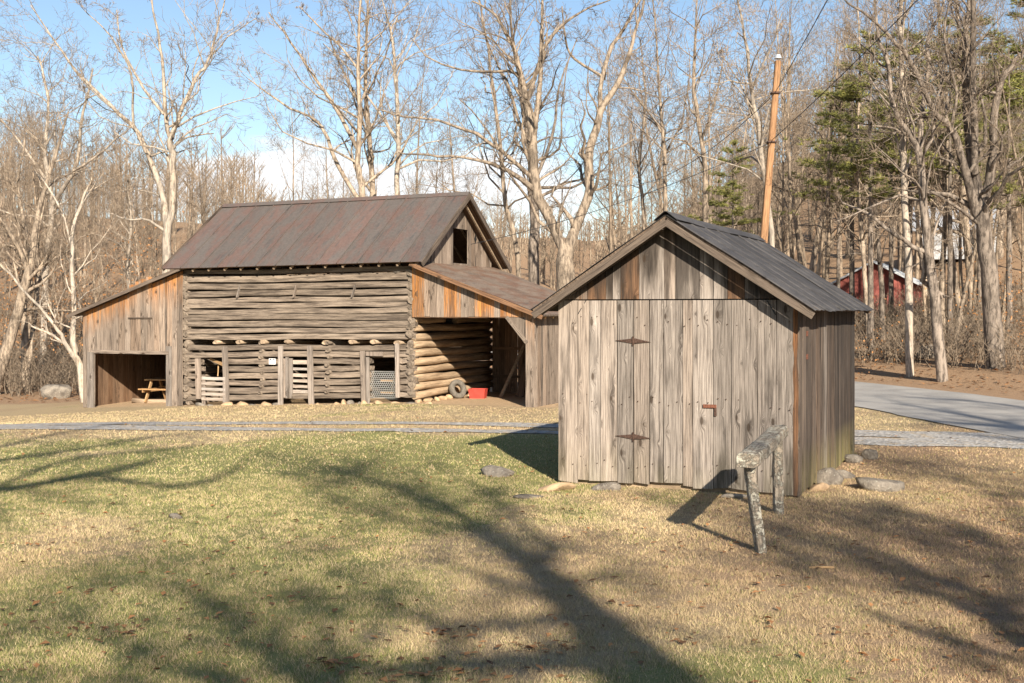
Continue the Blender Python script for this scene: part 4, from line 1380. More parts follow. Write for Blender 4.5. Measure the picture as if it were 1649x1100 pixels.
# ------------------------------------------------------------------ trees
def tubes(paths, sides):
    """paths: list of (pts, radii); all become tapered tubes in one mesh"""
    groups = {}
    for P, R in paths: groups.setdefault(len(P), []).append((P, R))
    VV = []; FF = []; base = 0
    ang = np.arange(sides) * 2 * np.pi / sides
    ca, sa = np.cos(ang), np.sin(ang)
    for n, L in groups.items():
        P = np.array([p for p, _ in L], float); R = np.array([q for _, q in L], float)
        T = np.empty_like(P); T[:, 1:-1] = P[:, 2:] - P[:, :-2]; T[:, 0] = P[:, 1] - P[:, 0]; T[:, -1] = P[:, -1] - P[:, -2]
        T /= np.linalg.norm(T, axis=-1, keepdims=True) + 1e-9
        mean = T.mean(1); ref = np.where(np.abs(mean[:, 2:3]) > .8, np.array([[1., 0, 0]]), np.array([[0, 0, 1.]]))
        A = np.cross(T, ref[:, None, :]); A /= np.linalg.norm(A, axis=-1, keepdims=True) + 1e-9
        B = np.cross(T, A)
        ring = P[:, :, None] + R[:, :, None, None] * (ca[None, None, :, None] * A[:, :, None] + sa[None, None, :, None] * B[:, :, None])
        m_ = len(L); VV.append(ring.reshape(-1, 3))
        i0 = base + np.arange(m_ * n * sides).reshape(m_, n, sides)
        a = i0[:, :-1]; b = i0[:, 1:]; ar = np.roll(a, -1, 2); br = np.roll(b, -1, 2)
        FF.append(np.stack([a, ar, br, b], -1).reshape(-1, 4)); base += m_ * n * sides
    return np.concatenate(VV), np.concatenate(FF)


def grow(r_, out, p, d, L, rad, lv, maxlv, up=.12, wig=.22, kids=(5, 5, 4)):
    n = (7, 6, 5, 4, 4)[min(lv, 4)]
    pts = [p]; rr = [rad]; q = p; st = L / (n - 1)
    dx, dy, dz = d
    for i in range(1, n):
        dx += r_.gauss(0, wig); dy += r_.gauss(0, wig); dz += r_.gauss(0, wig) + up
        l = math.sqrt(dx * dx + dy * dy + dz * dz) or 1; dx /= l; dy /= l; dz /= l
        q = (q[0] + dx * st, q[1] + dy * st, q[2] + dz * st); pts.append(q); rr.append(rad * (1 - .82 * i / (n - 1)))
    out[min(lv, 3)].append((pts, rr))
    if lv < maxlv: spawn(r_, out, pts, rr, L, lv, maxlv, up, wig, kids)


def spawn(r_, out, pts, rr, L, lv, maxlv, up, wig, kids, lo=.22, ratio=.55):
    k = kids[min(lv, len(kids) - 1)]
    for _ in range(k):
        f = r_.uniform(lo, .98); x = f * (len(pts) - 1); i = min(int(x), len(pts) - 2); t_ = x - i
        a, b = pts[i], pts[i + 1]
        p = tuple(a[c] + (b[c] - a[c]) * t_ for c in range(3)); tg = [b[c] - a[c] for c in range(3)]
        l = math.sqrt(sum(c * c for c in tg)) or 1; tg = [c / l for c in tg]
        v = (r_.gauss(0, 1), r_.gauss(0, 1), r_.gauss(0, 1)); dt = sum(v[c] * tg[c] for c in range(3)); v = [v[c] - dt * tg[c] for c in range(3)]
        l = math.sqrt(sum(c * c for c in v)) or 1; an = r_.uniform(.55, 1.05)
        d = tuple(tg[c] * math.cos(an) + v[c] / l * math.sin(an) for c in range(3))
        rad = rr[i] + (rr[i + 1] - rr[i]) * t_
        grow(r_, out, p, d, L * ratio * r_.uniform(.55, 1.1) * (1.15 - .5 * f), max(.004, rad * r_.uniform(.28, .55)), lv + 1, maxlv, up, wig, kids)


def tree_meshes(out, thick=.006):
    V0, F0 = tubes([(p, q) for p, q in out[0]], 10)
    parts_ = [(V0, F0)]
    if out[1]:
        V1, F1 = tubes(out[1], 6); parts_.append((V1, F1 + len(V0)))
    V = np.concatenate([a for a, _ in parts_]); Fc = np.concatenate([b for _, b in parts_])
    tm = mesh_np('trunk', V, Fc, True)
    tw = [(p, [max(a, thick) for a in q]) for p, q in out[2] + out[3]]
    cmesh = None
    if tw:
        V, Fc = tubes(tw, 3); cmesh = mesh_np('crown', V, Fc, True)
    return tm, cmesh


def hero(name, lab, Y, limbs, mat_, sd, kids=(7, 6, 6), twig=.006, base_px=None, wscale=.84, spread=.35, lenf=.36, maxlv=3, group=None):
    """limbs: lists of (x px, y px, width px); the first is the trunk, its first point stands on the ground"""
    r_ = random.Random(sd)
    b = limbs[0][0]; X = (b[0] - CX) / F * Y; org = Vector((X, Y, tz(X, Y) - .1))
    out = [[], [], [], []]
    depth = {}
    for li, lm in enumerate(limbs):
        pts = []; rr = []
        tot = 0
        p0 = lm[0]
        # depth offset: start where the parent limb is at that pixel
        dy0 = 0.0
        if li:
            best = min(depth.items(), key=lambda kv: (kv[0][0] - p0[0]) ** 2 + (kv[0][1] - p0[1]) ** 2); dy0 = best[1]
        drift = r_.choice((-1, 1)) * r_.uniform(.4, 1.0) * spread if li else r_.uniform(-.05, .05)
        acc = 0
        for i, q in enumerate(lm):
            if i: acc += math.hypot(q[0] - lm[i - 1][0], q[1] - lm[i - 1][1]) / F * Y
            dy = dy0 + drift * acc
            P = px(q[0], q[1], Y + dy) - org
            if li == 0 and i == 0: P = Vector((0, 0, -.3))
            pts.append(tuple(P)); rr.append(q[2] / 2 / F * Y * wscale); depth[(q[0], q[1])] = dy
        # smooth by resampling
        sm = []; sr = []
        n = len(pts)
        for i in range(n - 1):
            p0_, p1, p2, p3 = (Vector(pts[max(0, i - 1)]), Vector(pts[i]), Vector(pts[i + 1]), Vector(pts[min(n - 1, i + 2)]))
            for j in range(3):
                f = j / 3
                c_ = .5 * ((2 * p1) + (p2 - p0_) * f + (2 * p0_ - 5 * p1 + 4 * p2 - p3) * f * f + (3 * p1 - p0_ - 3 * p2 + p3) * f ** 3)
                w = .02 * (1 if i or j else 0)
                sm.append((c_.x + r_.gauss(0, w), c_.y + r_.gauss(0, w), c_.z + r_.gauss(0, w))); sr.append(rr[i] + (rr[i + 1] - rr[i]) * f)
        sm.append(pts[-1]); sr.append(rr[-1])
        out[0].append((sm, sr))
        L = sum((Vector(sm[i + 1]) - Vector(sm[i])).length for i in range(len(sm) - 1))
        nk = max(5, int(L * kids[0] / 4.6))
        spawn(r_, out, sm, sr, max(3.0, L) * lenf / .55 if L < 14 else 14 * lenf / .55, 0, maxlv, .09, .30, (nk,) + tuple(kids[1:]), lo=.30 if li == 0 else .12)
    tm, cm_ = tree_meshes(out, twig)
    root = thing(name, lab, 'tree', org, 0, group)
    obj('trunk', tm, M[mat_], root)
    if cm_: obj('crown', cm_, M['twig'], root)
    return root


hero('bare_tree', 'tall pale bare tree with fanning limbs rising behind the left end of the barn', 46, [
    [(270, 625, 22), (268, 440, 17), (269, 372, 15), (277, 340, 14), (278, 262, 12), (275, 229, 11), (282, 205, 9), (295, 172, 8), (315, 127, 6.5), (335, 98, 5), (348, 53, 3.5), (360, 8, 2.5), (365, -30, 1.5)],
    [(269, 365, 13), (262, 315, 11), (245, 266, 10), (223, 217, 9), (176, 168, 7), (127, 119, 5), (86, 61, 3.5), (49, 8, 2)],
    [(275, 229, 8), (268, 196, 8), (262, 115, 6), (254, 53, 4.5), (245, 0, 3), (240, -40, 1.5)],
    [(264, 184, 6), (237, 151, 5.5), (217, 119, 5), (196, 74, 3.5), (188, 16, 2)],
    [(280, 239, 5), (303, 221, 3.5), (344, 215, 2)],
    [(335, 98, 3.5), (368, 61, 2.5), (413, 29, 1.5)],
    [(268, 374, 6), (241, 356, 4.5), (205, 354, 3), (180, 344, 2)],
    [(245, 266, 6), (215, 200, 5), (212, 120, 4), (180, 60, 2.5), (130, 10, 1.5)]], 'barkpale', 1, (6, 6, 6))
hero('bare_tree', 'whitish sycamore with crooked limbs at the far left of the wood', 58, [
    [(68, 622, 15), (74, 440, 11), (84, 335, 10), (72, 250, 8), (78, 160, 5), (60, 90, 3)],
    [(84, 330, 9), (110, 290, 8), (125, 260, 7), (135, 180, 5), (150, 110, 2.5)], [(80, 300, 6), (40, 240, 4), (0, 190, 3)], [(118, 275, 5), (170, 240, 3.5), (215, 200, 2)]], 'barkpale', 2, (8, 6, 6))
hero('bare_tree', 'slim pale tree forking low beside the left end of the barn', 38.8, [
    [(139, 646, 14), (127, 590, 13), (118, 550, 11), (118, 480, 9), (115, 420, 8), (117, 370, 7), (130, 330, 5), (150, 280, 3)],
    [(127, 590, 9), (105, 550, 8), (85, 520, 6), (50, 480, 5), (5, 430, 4), (-30, 400, 3)], [(112, 560, 6), (85, 540, 5), (50, 525, 3)], [(116, 400, 4), (95, 330, 3.5), (60, 280, 2)]], 'barkpale', 3, (7, 6, 6))
for k, (lab, Y, L, mt) in enumerate((
    ('thick grey trunk leaning right at the left edge of the picture', 44, [[(-22, 640, 24), (5, 580, 22), (30, 500, 19), (50, 420, 15), (62, 340, 10), (90, 250, 6), (110, 180, 3)], [(45, 440, 9), (20, 380, 7), (-20, 330, 4)]], 'bark'),
    ('upright grey twin-stemmed tree left of the slim pale tree', 46, [[(45, 632, 17), (40, 570, 14), (38, 500, 12), (45, 450, 10), (40, 380, 8), (30, 300, 5), (40, 220, 3)], [(44, 590, 10), (55, 520, 9), (62, 440, 7), (60, 380, 5), (75, 320, 3)]], 'bark'),
    ('young tree with clinging orange leaves behind the left lean-to', 50, [[(205, 630, 10), (210, 500, 8), (205, 430, 7), (212, 360, 5), (205, 290, 3)]], 'barkpale'),
)):
    hero('bare_tree', lab, Y, L, mt, 20 + k, (7, 6, 6))
# behind the barn
hero('bare_tree', 'bare tree behind the barn ridge with limbs sweeping far to the left', 45, [
    [(586, 640, 22), (584, 430, 16), (584, 319, 13), (576, 262, 11), (580, 176, 9), (576, 106, 7), (580, 0, 4), (582, -50, 2)],
    [(582, 330, 9), (543, 266, 8), (519, 205, 6.5), (498, 188, 5), (449, 164, 4), (400, 127, 2)],
    [(576, 240, 8), (535, 164, 7), (506, 123, 5.5), (470, 70, 4), (433, 20, 2.5)], [(580, 120, 5), (555, 82, 4), (510, 41, 3), (482, 10, 2)]], 'bark', 31, (6, 6, 6))
hero('bare_tree', 'straight bare tree in the middle of the clump behind the barn ridge', 47, [
    [(604, 640, 20), (601, 430, 14), (600, 319, 12), (596, 245, 10), (590, 155, 8), (590, 61, 5), (594, -20, 3)], [(596, 200, 5), (560, 130, 4), (530, 60, 2.5)], [(592, 150, 4), (620, 90, 3), (640, 30, 2)]], 'bark', 32, (7, 6, 6))
hero('bare_tree', 'right-hand bare tree of the clump behind the barn ridge', 46, [
    [(640, 640, 20), (639, 430, 13), (639, 315, 11), (641, 262, 10), (641, 196, 8), (637, 123, 7), (631, 61, 5), (617, 8, 3), (600, -40, 2)], [(640, 230, 5), (610, 180, 4), (560, 110, 3), (520, 70, 2)]], 'barkpale', 33, (6, 6, 6))
hero('bare_tree', 'huge double-stemmed bare tree between barn and shed with long drooping limbs', 44, [
    [(912, 665, 46), (912, 520, 40), (911, 430, 36), (905, 398, 20), (884, 351, 19), (861, 298, 20), (857, 214, 18), (848, 168, 13), (842, 130, 11), (823, 69, 8), (800, 27, 5), (760, 2, 3)],
    [(912, 420, 24), (918, 393, 22), (934, 351, 19), (950, 305, 19), (947, 260, 18), (960, 206, 16), (970, 172, 13), (995, 134, 11), (1014, 84, 8), (1021, 57, 7), (1037, 0, 5), (1045, -50, 3)],
    [(848, 165, 10), (872, 92, 8), (892, 53, 6), (934, 19, 4), (983, 0, 2)], [(860, 225, 12), (869, 134, 9), (871, 57, 7), (875, 0, 5), (878, -50, 3)],
    [(861, 307, 11), (830, 282, 9), (789, 262, 7), (748, 254, 5), (686, 250, 4), (641, 245, 2)], [(860, 290, 9), (830, 262, 8), (793, 233, 7), (752, 209, 6), (703, 194, 4.5), (654, 188, 3.5), (605, 176, 2)],
    [(850, 170, 7), (834, 119, 6), (776, 115, 5), (727, 108, 4), (686, 90, 3), (662, 61, 2)],
    [(966, 178, 10), (968, 130, 9), (987, 73, 8), (1014, 30, 6), (1036, -10, 4)], [(968, 122, 6), (926, 95, 5), (911, 65, 4), (905, 10, 2.5)], [(945, 310, 6), (975, 300, 4), (988, 272, 3)],
    [(862, 260, 6), (900, 240, 4), (905, 170, 3), (915, 100, 2)], [(855, 250, 8), (835, 190, 6), (815, 130, 5), (790, 80, 3), (770, 20, 2)]], 'bark', 34, (6, 5, 4), lenf=.30)
hero('bare_tree', 'straight thick trunk just right of the barn gable', 52, [
    [(862, 640, 26), (860, 440, 22), (860, 330, 19), (854, 250, 15), (840, 150, 10), (826, 60, 6), (820, -20, 3)], [(857, 300, 8), (890, 220, 6), (900, 140, 4), (930, 60, 2)]], 'barkdark', 35, (6, 6, 6))
hero('bare_tree', 'slender bare tree leaning left behind the barn gable peak', 50, [
    [(842, 640, 13), (834, 408, 10), (815, 332, 9), (808, 263, 8), (800, 179, 7), (785, 80, 5), (770, -10, 3)], [(806, 240, 4), (770, 190, 3), (740, 160, 2)]], 'bark', 36, (7, 6, 6))
for k, (lab, Y, L, mt) in enumerate((
    ('bare tree above the shed ridge, right of the two thin stems', 50, [[(1138, 640, 14), (1136, 328, 11), (1136, 267, 10), (1124, 191, 8), (1117, 130, 7), (1120, 50, 4), (1124, -20, 2)], [(1128, 230, 5), (1150, 170, 4), (1165, 90, 2)]], 'bark'),
    ('thin bare stem rising straight above the shed peak', 53, [[(1073, 640, 11), (1071, 317, 8), (1069, 229, 7), (1063, 172, 6), (1056, 57, 3.5), (1050, -20, 2)], [(1070, 250, 4), (1100, 190, 3), (1110, 120, 2)]], 'bark'),
    ('thin bare stem left of the shed peak', 56, [[(1037, 640, 10), (1037, 347, 7), (1029, 267, 6), (1040, 160, 4), (1030, 60, 2)]], 'bark'),
    ('pale slender tree crossing behind the utility pole', 42, [[(1250, 640, 13), (1245, 420, 11), (1232, 300, 10), (1220, 200, 9), (1207, 130, 7), (1200, 60, 5), (1185, -20, 3)], [(1216, 190, 4), (1190, 130, 3), (1160, 90, 2)], [(1210, 140, 4), (1240, 80, 3), (1260, 20, 2)]], 'barkpale'),
    ('pale straight trunk standing nearest the red outbuilding', 42, [[(1466, 603, 16), (1461, 416, 13.5), (1456, 305, 12), (1454, 229, 11), (1452, 153, 10), (1450, 76, 9), (1448, -30, 7)]], 'barkpale'),
    ('dark forked tree with a hooked broken limb beyond the road', 40, [[(1519, 606, 22), (1505, 480, 19), (1495, 405, 17), (1486, 325, 15), (1481, 248, 14), (1460, 214, 10), (1437, 164, 9), (1429, 103, 8), (1414, 50, 6), (1408, -20, 4)],
        [(1481, 245, 11), (1484, 183, 10), (1494, 115, 8), (1494, 57, 7), (1517, 23, 5), (1525, -30, 3)], [(1500, 405, 9), (1482, 404, 10), (1440, 376, 8), (1396, 344, 6), (1356, 326, 3)],
        [(1482, 404, 11), (1488, 428, 11), (1486, 452, 10), (1504, 464, 9), (1518, 480, 9)], [(1484, 404, 7), (1500, 388, 6), (1512, 348, 4), (1528, 320, 3)], [(1462, 216, 5), (1430, 205, 4), (1405, 203, 2)]], 'barkdark'),
    ('biggest trunk beyond the road, splitting into several tall stems', 41, [[(1604, 607, 40), (1597, 500, 33), (1588, 400, 30), (1580, 340, 24), (1561, 229, 15), (1557, 153, 14), (1553, 76, 12), (1560, 20, 9), (1566, -40, 6)],
        [(1583, 370, 20), (1567, 325, 17), (1545, 240, 14), (1530, 205, 12), (1505, 180, 10), (1467, 100, 9), (1430, 57, 6), (1402, 30, 5), (1360, 0, 3)], [(1580, 330, 18), (1597, 267, 16), (1601, 191, 14), (1609, 141, 12), (1628, 107, 10), (1655, 75, 8), (1700, 20, 5)],
        [(1570, 280, 14), (1568, 172, 13), (1566, 76, 11), (1570, -30, 8)], [(1604, 150, 6), (1570, 140, 4), (1540, 110, 3)], [(1530, 205, 7), (1540, 150, 6), (1520, 60, 4), (1535, -10, 3)]], 'barkdark'),
    ('grey trunk behind the dark forked tree, in front of the grey house', 52, [[(1550, 560, 13), (1540, 468, 12), (1524, 352, 11), (1518, 250, 9), (1515, 120, 7), (1510, -20, 4)]], 'bark'),
    ('grey trunk left of the biggest trunk, half way up the slope', 56, [[(1568, 540, 15), (1564, 476, 14), (1556, 380, 13), (1548, 250, 10), (1545, 100, 7), (1540, -20, 4)]], 'bark'),
    ('grey trunk in front of the red outbuilding gable', 50, [[(1400, 590, 10), (1395, 470, 9), (1388, 380, 8), (1380, 250, 6), (1385, 120, 4), (1380, 0, 2)]], 'bark'),
    ('slim trunk right of the red outbuilding gable peak', 54, [[(1420, 580, 11), (1420, 470, 10), (1412, 350, 8), (1400, 220, 6), (1405, 80, 4)]], 'barkdark'),
)):
    hero('bare_tree', lab, Y, L, mt, 60 + k, (7, 6, 6))

# yard trees behind the viewpoint, whose shadows cross the lawn
def caster(lab, sd, base, limbs, mt='bark', kids=(5, 4, 3), lenf=.25, maxlv=3, twig=.006):
    r_ = random.Random(sd); org = Vector((base[0], base[1], tz(base[0], base[1]) - .1)); out = [[], [], [], []]
    for lm in limbs:
        P = [Vector(q[:3]) - Vector((org.x, org.y, 0)) for q in lm]; R = [q[3] for q in lm]; sm = []; sr = []; n = len(P)
        for i in range(n - 1):
            p0, p1, p2, p3 = P[max(0, i - 1)], P[i], P[i + 1], P[min(n - 1, i + 2)]
            for j in range(4):
                f = j / 4; sm.append(tuple(.5 * ((2 * p1) + (p2 - p0) * f + (2 * p0 - 5 * p1 + 4 * p2 - p3) * f * f + (3 * p1 - p0 - 3 * p2 + p3) * f ** 3))); sr.append(R[i] + (R[i + 1] - R[i]) * f)
        sm.append(tuple(P[-1])); sr.append(R[-1]); out[0].append((sm, sr))
        L = sum((Vector(sm[i + 1]) - Vector(sm[i])).length for i in range(len(sm) - 1))
        spawn(r_, out, sm, sr, min(L, 9) * lenf / .55, 0, maxlv, -.02, .2, (max(3, int(L * kids[0] / 6)),) + tuple(kids[1:]), lo=.4 if lm is limbs[0] else .2)
    tm, cm_ = tree_meshes(out, twig); root = thing('yard_tree', lab, 'tree', org); obj('trunk', tm, M[mt], root)
    if cm_: obj('crown', cm_, M[mt], root)


COT = 1 / math.tan(SUN_EL)


def up(x, y, h):      # the point at height h whose shadow falls on the ground seen at pixel (x, y)
    g_ = ground_px(x, y); return (g_.x - SD.x * h * COT, g_.y - SD.y * h * COT, h)


b0 = up(1052, 1105, 9.3); bx0 = (b0[0], b0[1])
caster('tall bare yard tree behind the viewpoint whose trunk shadow crosses the lawn', 5, bx0, [
    [(bx0[0], bx0[1], -.2, .52), (bx0[0], bx0[1], 5, .42), up(1040, 1092, 9.4) + (.36,), up(960, 1010, 10.6) + (.28,), up(850, 905, 12.0) + (.20,), up(770, 845, 13.2) + (.14,), up(690, 800, 14.5) + (.10,), up(580, 765, 15.6) + (.06,), up(500, 735, 16.8) + (.03,)],
    [up(855, 910, 12.0) + (.12,), up(880, 880, 12.6) + (.10,), up(830, 830, 13.6) + (.06,), up(760, 780, 14.8) + (.04,), up(690, 735, 16.0) + (.05,)],
    [up(770, 845, 13.2) + (.09,), up(640, 830, 13.6) + (.06,), up(520, 790, 14.4) + (.04,), up(480, 760, 15) + (.02,)],
    [up(930, 980, 11) + (.1,), up(720, 1000, 10.8) + (.06,), up(560, 950, 11.4) + (.04,), up(380, 960, 11.6) + (.02,)],
    [up(1000, 1050, 10) + (.2,), up(700, 1060, 10.3) + (.09,), up(400, 1075, 10.6) + (.06,), up(200, 1040, 11.2) + (.04,)]], kids=(15, 8, 6), lenf=.27)
b1 = (-8.5, -9.0)
caster('spreading bare yard tree behind the viewpoint to the left', 6, b1, [
    [b1 + (-.2, .45), b1 + (5, .36), (b1[0] + .4, b1[1], 9, .3), (b1[0] + 1.6, b1[1] + .3, 11, .2), up(-150, 810, 11.6) + (.16,), up(0, 785, 12) + (.14,), up(100, 770, 12.4) + (.13,), up(178, 756, 12.9) + (.11,), up(255, 738, 13.6) + (.05,)],
    [up(150, 762, 12.6) + (.11,), up(190, 768, 12.6) + (.10,), up(260, 778, 12.7) + (.09,), up(330, 774, 13) + (.08,), up(378, 752, 13.6) + (.065,), up(405, 728, 14.2) + (.04,)],
    [(b1[0] + .4, b1[1], 9, .22), up(-250, 770, 11) + (.16,), up(0, 738, 12.6) + (.11,), up(130, 720, 13.2) + (.09,), up(240, 702, 13.9) + (.06,), up(330, 692, 14.6) + (.04,)],
    [(b1[0] + .5, b1[1], 9.5, .2), up(-200, 740, 12) + (.13,), up(0, 716, 13.5) + (.1,), up(70, 700, 14) + (.08,), up(150, 684, 14.6) + (.06,), up(210, 672, 15) + (.04,)],
    [up(0, 780, 12) + (.09,), up(120, 735, 13) + (.07,), up(260, 722, 13.6) + (.06,), up(330, 712, 14) + (.03,)]], kids=(5, 4, 3))
b2 = up(1700, 1150, 8.0)[:2]
caster('twiggy bare yard tree behind the viewpoint to the right', 8, b2, [
    [b2 + (-.2, .4), b2 + (4, .33), up(1700, 1080, 8.4) + (.11,), up(1560, 960, 9.6) + (.06,), up(1430, 900, 10.6) + (.05,), up(1330, 860, 11.3) + (.03,)],
    [up(1640, 1030, 8.9) + (.09,), up(1480, 950, 9.8) + (.06,), up(1330, 930, 10.2) + (.04,), up(1250, 880, 11) + (.02,)],
    [up(1600, 1000, 9.2) + (.07,), up(1600, 890, 10.8) + (.05,), up(1540, 840, 11.8) + (.03,)],
    [up(1700, 1080, 8.4) + (.08,), up(1500, 1020, 9.2) + (.05,), up(1380, 980, 9.7) + (.06,)],
    [up(1660, 1040, 8.8) + (.08,), up(1680, 900, 10.6) + (.05,), up(1600, 800, 12.3) + (.04,), up(1500, 745, 13.6) + (.04,)]], kids=(22, 9, 7), lenf=.40)


b4 = up(620, 1400, 6.0)[:2]
caster('densely twigged bare yard tree close behind the viewpoint', 15, b4, [
    [b4 + (-.2, .3), b4 + (3.5, .24), up(600, 1200, 8.2) + (.13,), up(480, 1080, 9.8) + (.07,), up(380, 1000, 10.8) + (.04,), up(300, 930, 11.8) + (.02,)],
    [up(600, 1190, 8.2) + (.09,), up(700, 1060, 9.9) + (.05,), up(690, 980, 11) + (.03,), up(640, 910, 12) + (.02,)],
    [up(560, 1150, 8.8) + (.08,), up(330, 1080, 9.6) + (.05,), up(180, 1010, 10.3) + (.03,), up(80, 950, 11) + (.02,)],
    [up(560, 1150, 8.8) + (.07,), up(540, 1020, 10.4) + (.04,), up(500, 940, 11.4) + (.02,)],
    [up(600, 1190, 8.3) + (.07,), up(820, 1100, 9.4) + (.04,), up(860, 1030, 10.3) + (.02,)]], kids=(11, 7, 6), lenf=.38, twig=.006)
b3 = (17.0, -6.0)
caster('bare yard tree by the road behind the viewpoint', 12, b3, [
    [b3 + (-.2, .4), b3 + (6, .32), up(1900, 740, 13.0) + (.22,), up(1700, 700, 14.2) + (.16,), up(1560, 672, 15.2) + (.11,), up(1440, 650, 16.2) + (.06,)],
    [b3 + (9, .25), up(1850, 720, 14.0) + (.18,), up(1640, 690, 15) + (.13,), up(1480, 678, 15.6) + (.08,)],
    [b3 + (10, .25), up(1800, 690, 15.5) + (.16,), up(1600, 650, 17) + (.11,), up(1450, 640, 17.6) + (.06,)]], kids=(9, 6, 4), lenf=.32)

# woodland: a dozen bare trees copied with their parts
def gen_tree(sd, H, r0, lo, lean=.05, kids=(18, 6, 6), twig=.007):
    r_ = random.Random(sd); out = [[], [], [], []]; n = 12; p = (0., 0., -.3); pts = [p]; rr = [r0 * 1.3]
    dx, dy = r_.gauss(0, lean), r_.gauss(0, lean)
    for i in range(1, n):
        dx += r_.gauss(0, .03); dy += r_.gauss(0, .03); st = H / (n - 1)
        p = (p[0] + dx * st, p[1] + dy * st, p[2] + st); pts.append(p); rr.append(r0 * (1 - .9 * i / (n - 1)))
    out[0].append((pts, rr)); spawn(r_, out, pts, rr, H * .62, 0, 3, .14, .27, kids, lo=lo, ratio=.5)
    return tree_meshes(out, twig)


def copy_tree(root, lab, group, loc, rz, sc):
    c = root.copy(); COL.objects.link(c); c.location = loc; c.rotation_euler = (0, 0, rz); c.scale = (sc, sc, sc * rnd.uniform(.95, 1.1)); c['label'] = lab; c['group'] = group
    for ch in list(root.children):
        k = ch.copy(); COL.objects.link(k); k.parent = c
    return c


protos = []
for k in range(11):
    a, b = gen_tree(300 + k, 17, rnd.uniform(.13, .2), (.32, .42, .25)[k % 3])
    protos.append((a, b, 'bark' if k % 3 == 1 else 'barkfar'))
ZONES = {'left': ('bare tree in the brown wood left of the barn', 'trees in the wood left of the barn'), 'mid': ('low distant bare tree behind the barn and shed roofs', 'distant trees behind the roofs'), 'right': ('bare tree on the wooded slope right of the utility pole', 'trees on the slope beyond the road')}
made = {}
placed = []


def sub(zone, X, Y, H):
    x = X / Y * F + CX; size = 'tall' if H > 15 else 'slim' if H > 9 else 'small'; near_ = Y < 75
    if zone == 'left':
        w = 'left of the slim pale tree' if x < 120 else 'between slim pale tree and barn' if x < 260 else 'right of the tall pale tree'
    elif zone == 'mid':
        w = 'above the left barn ridge' if x < 580 else 'above the right barn ridge' if x < 760 else 'between barn gable and shed peak' if x < 1060 else 'between shed peak and utility pole'
    else:
        w = 'left of the utility pole' if x < 1225 else 'between utility pole and red outbuilding' if x < 1345 else 'behind the red outbuilding' if x < 1480 else 'behind the dark forked tree' if x < 1575 else 'right of the biggest trunk'
    d = 'near the edge' if near_ else 'deeper in' if zone != 'mid' else 'far off'
    return '%s woodland tree %s, %s' % (size, d, w)


def place(zone, X, Y, H):
    k = rnd.randrange(len(protos)); sc = H / 17
    loc = (X, Y, tz(X, Y)); lab, grp = ZONES[zone]; lab = sub(zone, X, Y, H)
    if k in made:
        copy_tree(made[k], lab, grp, loc, rnd.uniform(0, 6.3), sc)
    else:
        a, b, mt = protos[k]; root = thing('bare_tree', lab, 'tree', loc, rnd.uniform(0, 6.3), grp); root.scale = (sc,) * 3
        obj('trunk', a, M[mt], root); obj('crown', b, M[mt], root); made[k] = root
    placed.append((X, Y))


def free(X, Y, dmin):
    return all((X - a) ** 2 + (Y - b) ** 2 > dmin * dmin for a, b in placed)


n = 0; tries = 0
while n < 105 and tries < 5000:
    tries += 1; Y = rnd.uniform(48, 125); xp = rnd.uniform(-60, 385); X = (xp - CX) / F * Y
    if not free(X, Y, 2.4): continue
    ytop = 150 + max(0, xp) * .33 + rnd.uniform(0, 130) if Y > 60 else 330 + rnd.uniform(-30, 80)
    H = min(19, max(5.5, CZ + (HZ - ytop) / F * Y - tz(X, Y)))
    place('left', X, Y, H); n += 1
for xp in (470, 540, 665, 705, 740, 985, 1100, 1165):
    Y = rnd.uniform(62, 88); X = (xp - CX) / F * Y; ytop = rnd.uniform(90, 220)
    place('mid', X, Y, min(19, CZ + (HZ - ytop) / F * Y - tz(X, Y)))
n = 0; tries = 0
while n < 46 and tries < 4000:
    tries += 1; Y = rnd.uniform(70, 150); xp = rnd.uniform(385, 1150); X = (xp - CX) / F * Y
    if not free(X, Y, 3): continue
    ytop = (285 if xp < 780 else 320 if xp < 950 else 170) + rnd.uniform(-35, 70)
    H = min(19, max(4.5, CZ + (HZ - ytop) / F * Y - tz(X, Y))); place('mid', X, Y, H); n += 1
n = 0; tries = 0
while n < 100 and tries < 6000:
    tries += 1; Y = rnd.uniform(47, 130) if n > 25 else rnd.uniform(43, 65); xp = rnd.uniform(1120, 1720); X = (xp - CX) / F * Y
    if road_d(X, Y) < 3.5 or not free(X, Y, 2.6): continue
    if 1335 < xp < 1480 and Y < 74: continue
    if 1500 < xp < 1590 and 70 < Y < 98: continue
    ytop = rnd.uniform(0, 270) + (110 if xp < 1250 else 0); H = min(24, max(9, CZ + (HZ - ytop) / F * Y - tz(X, Y))); place('right', X, Y, H); n += 1

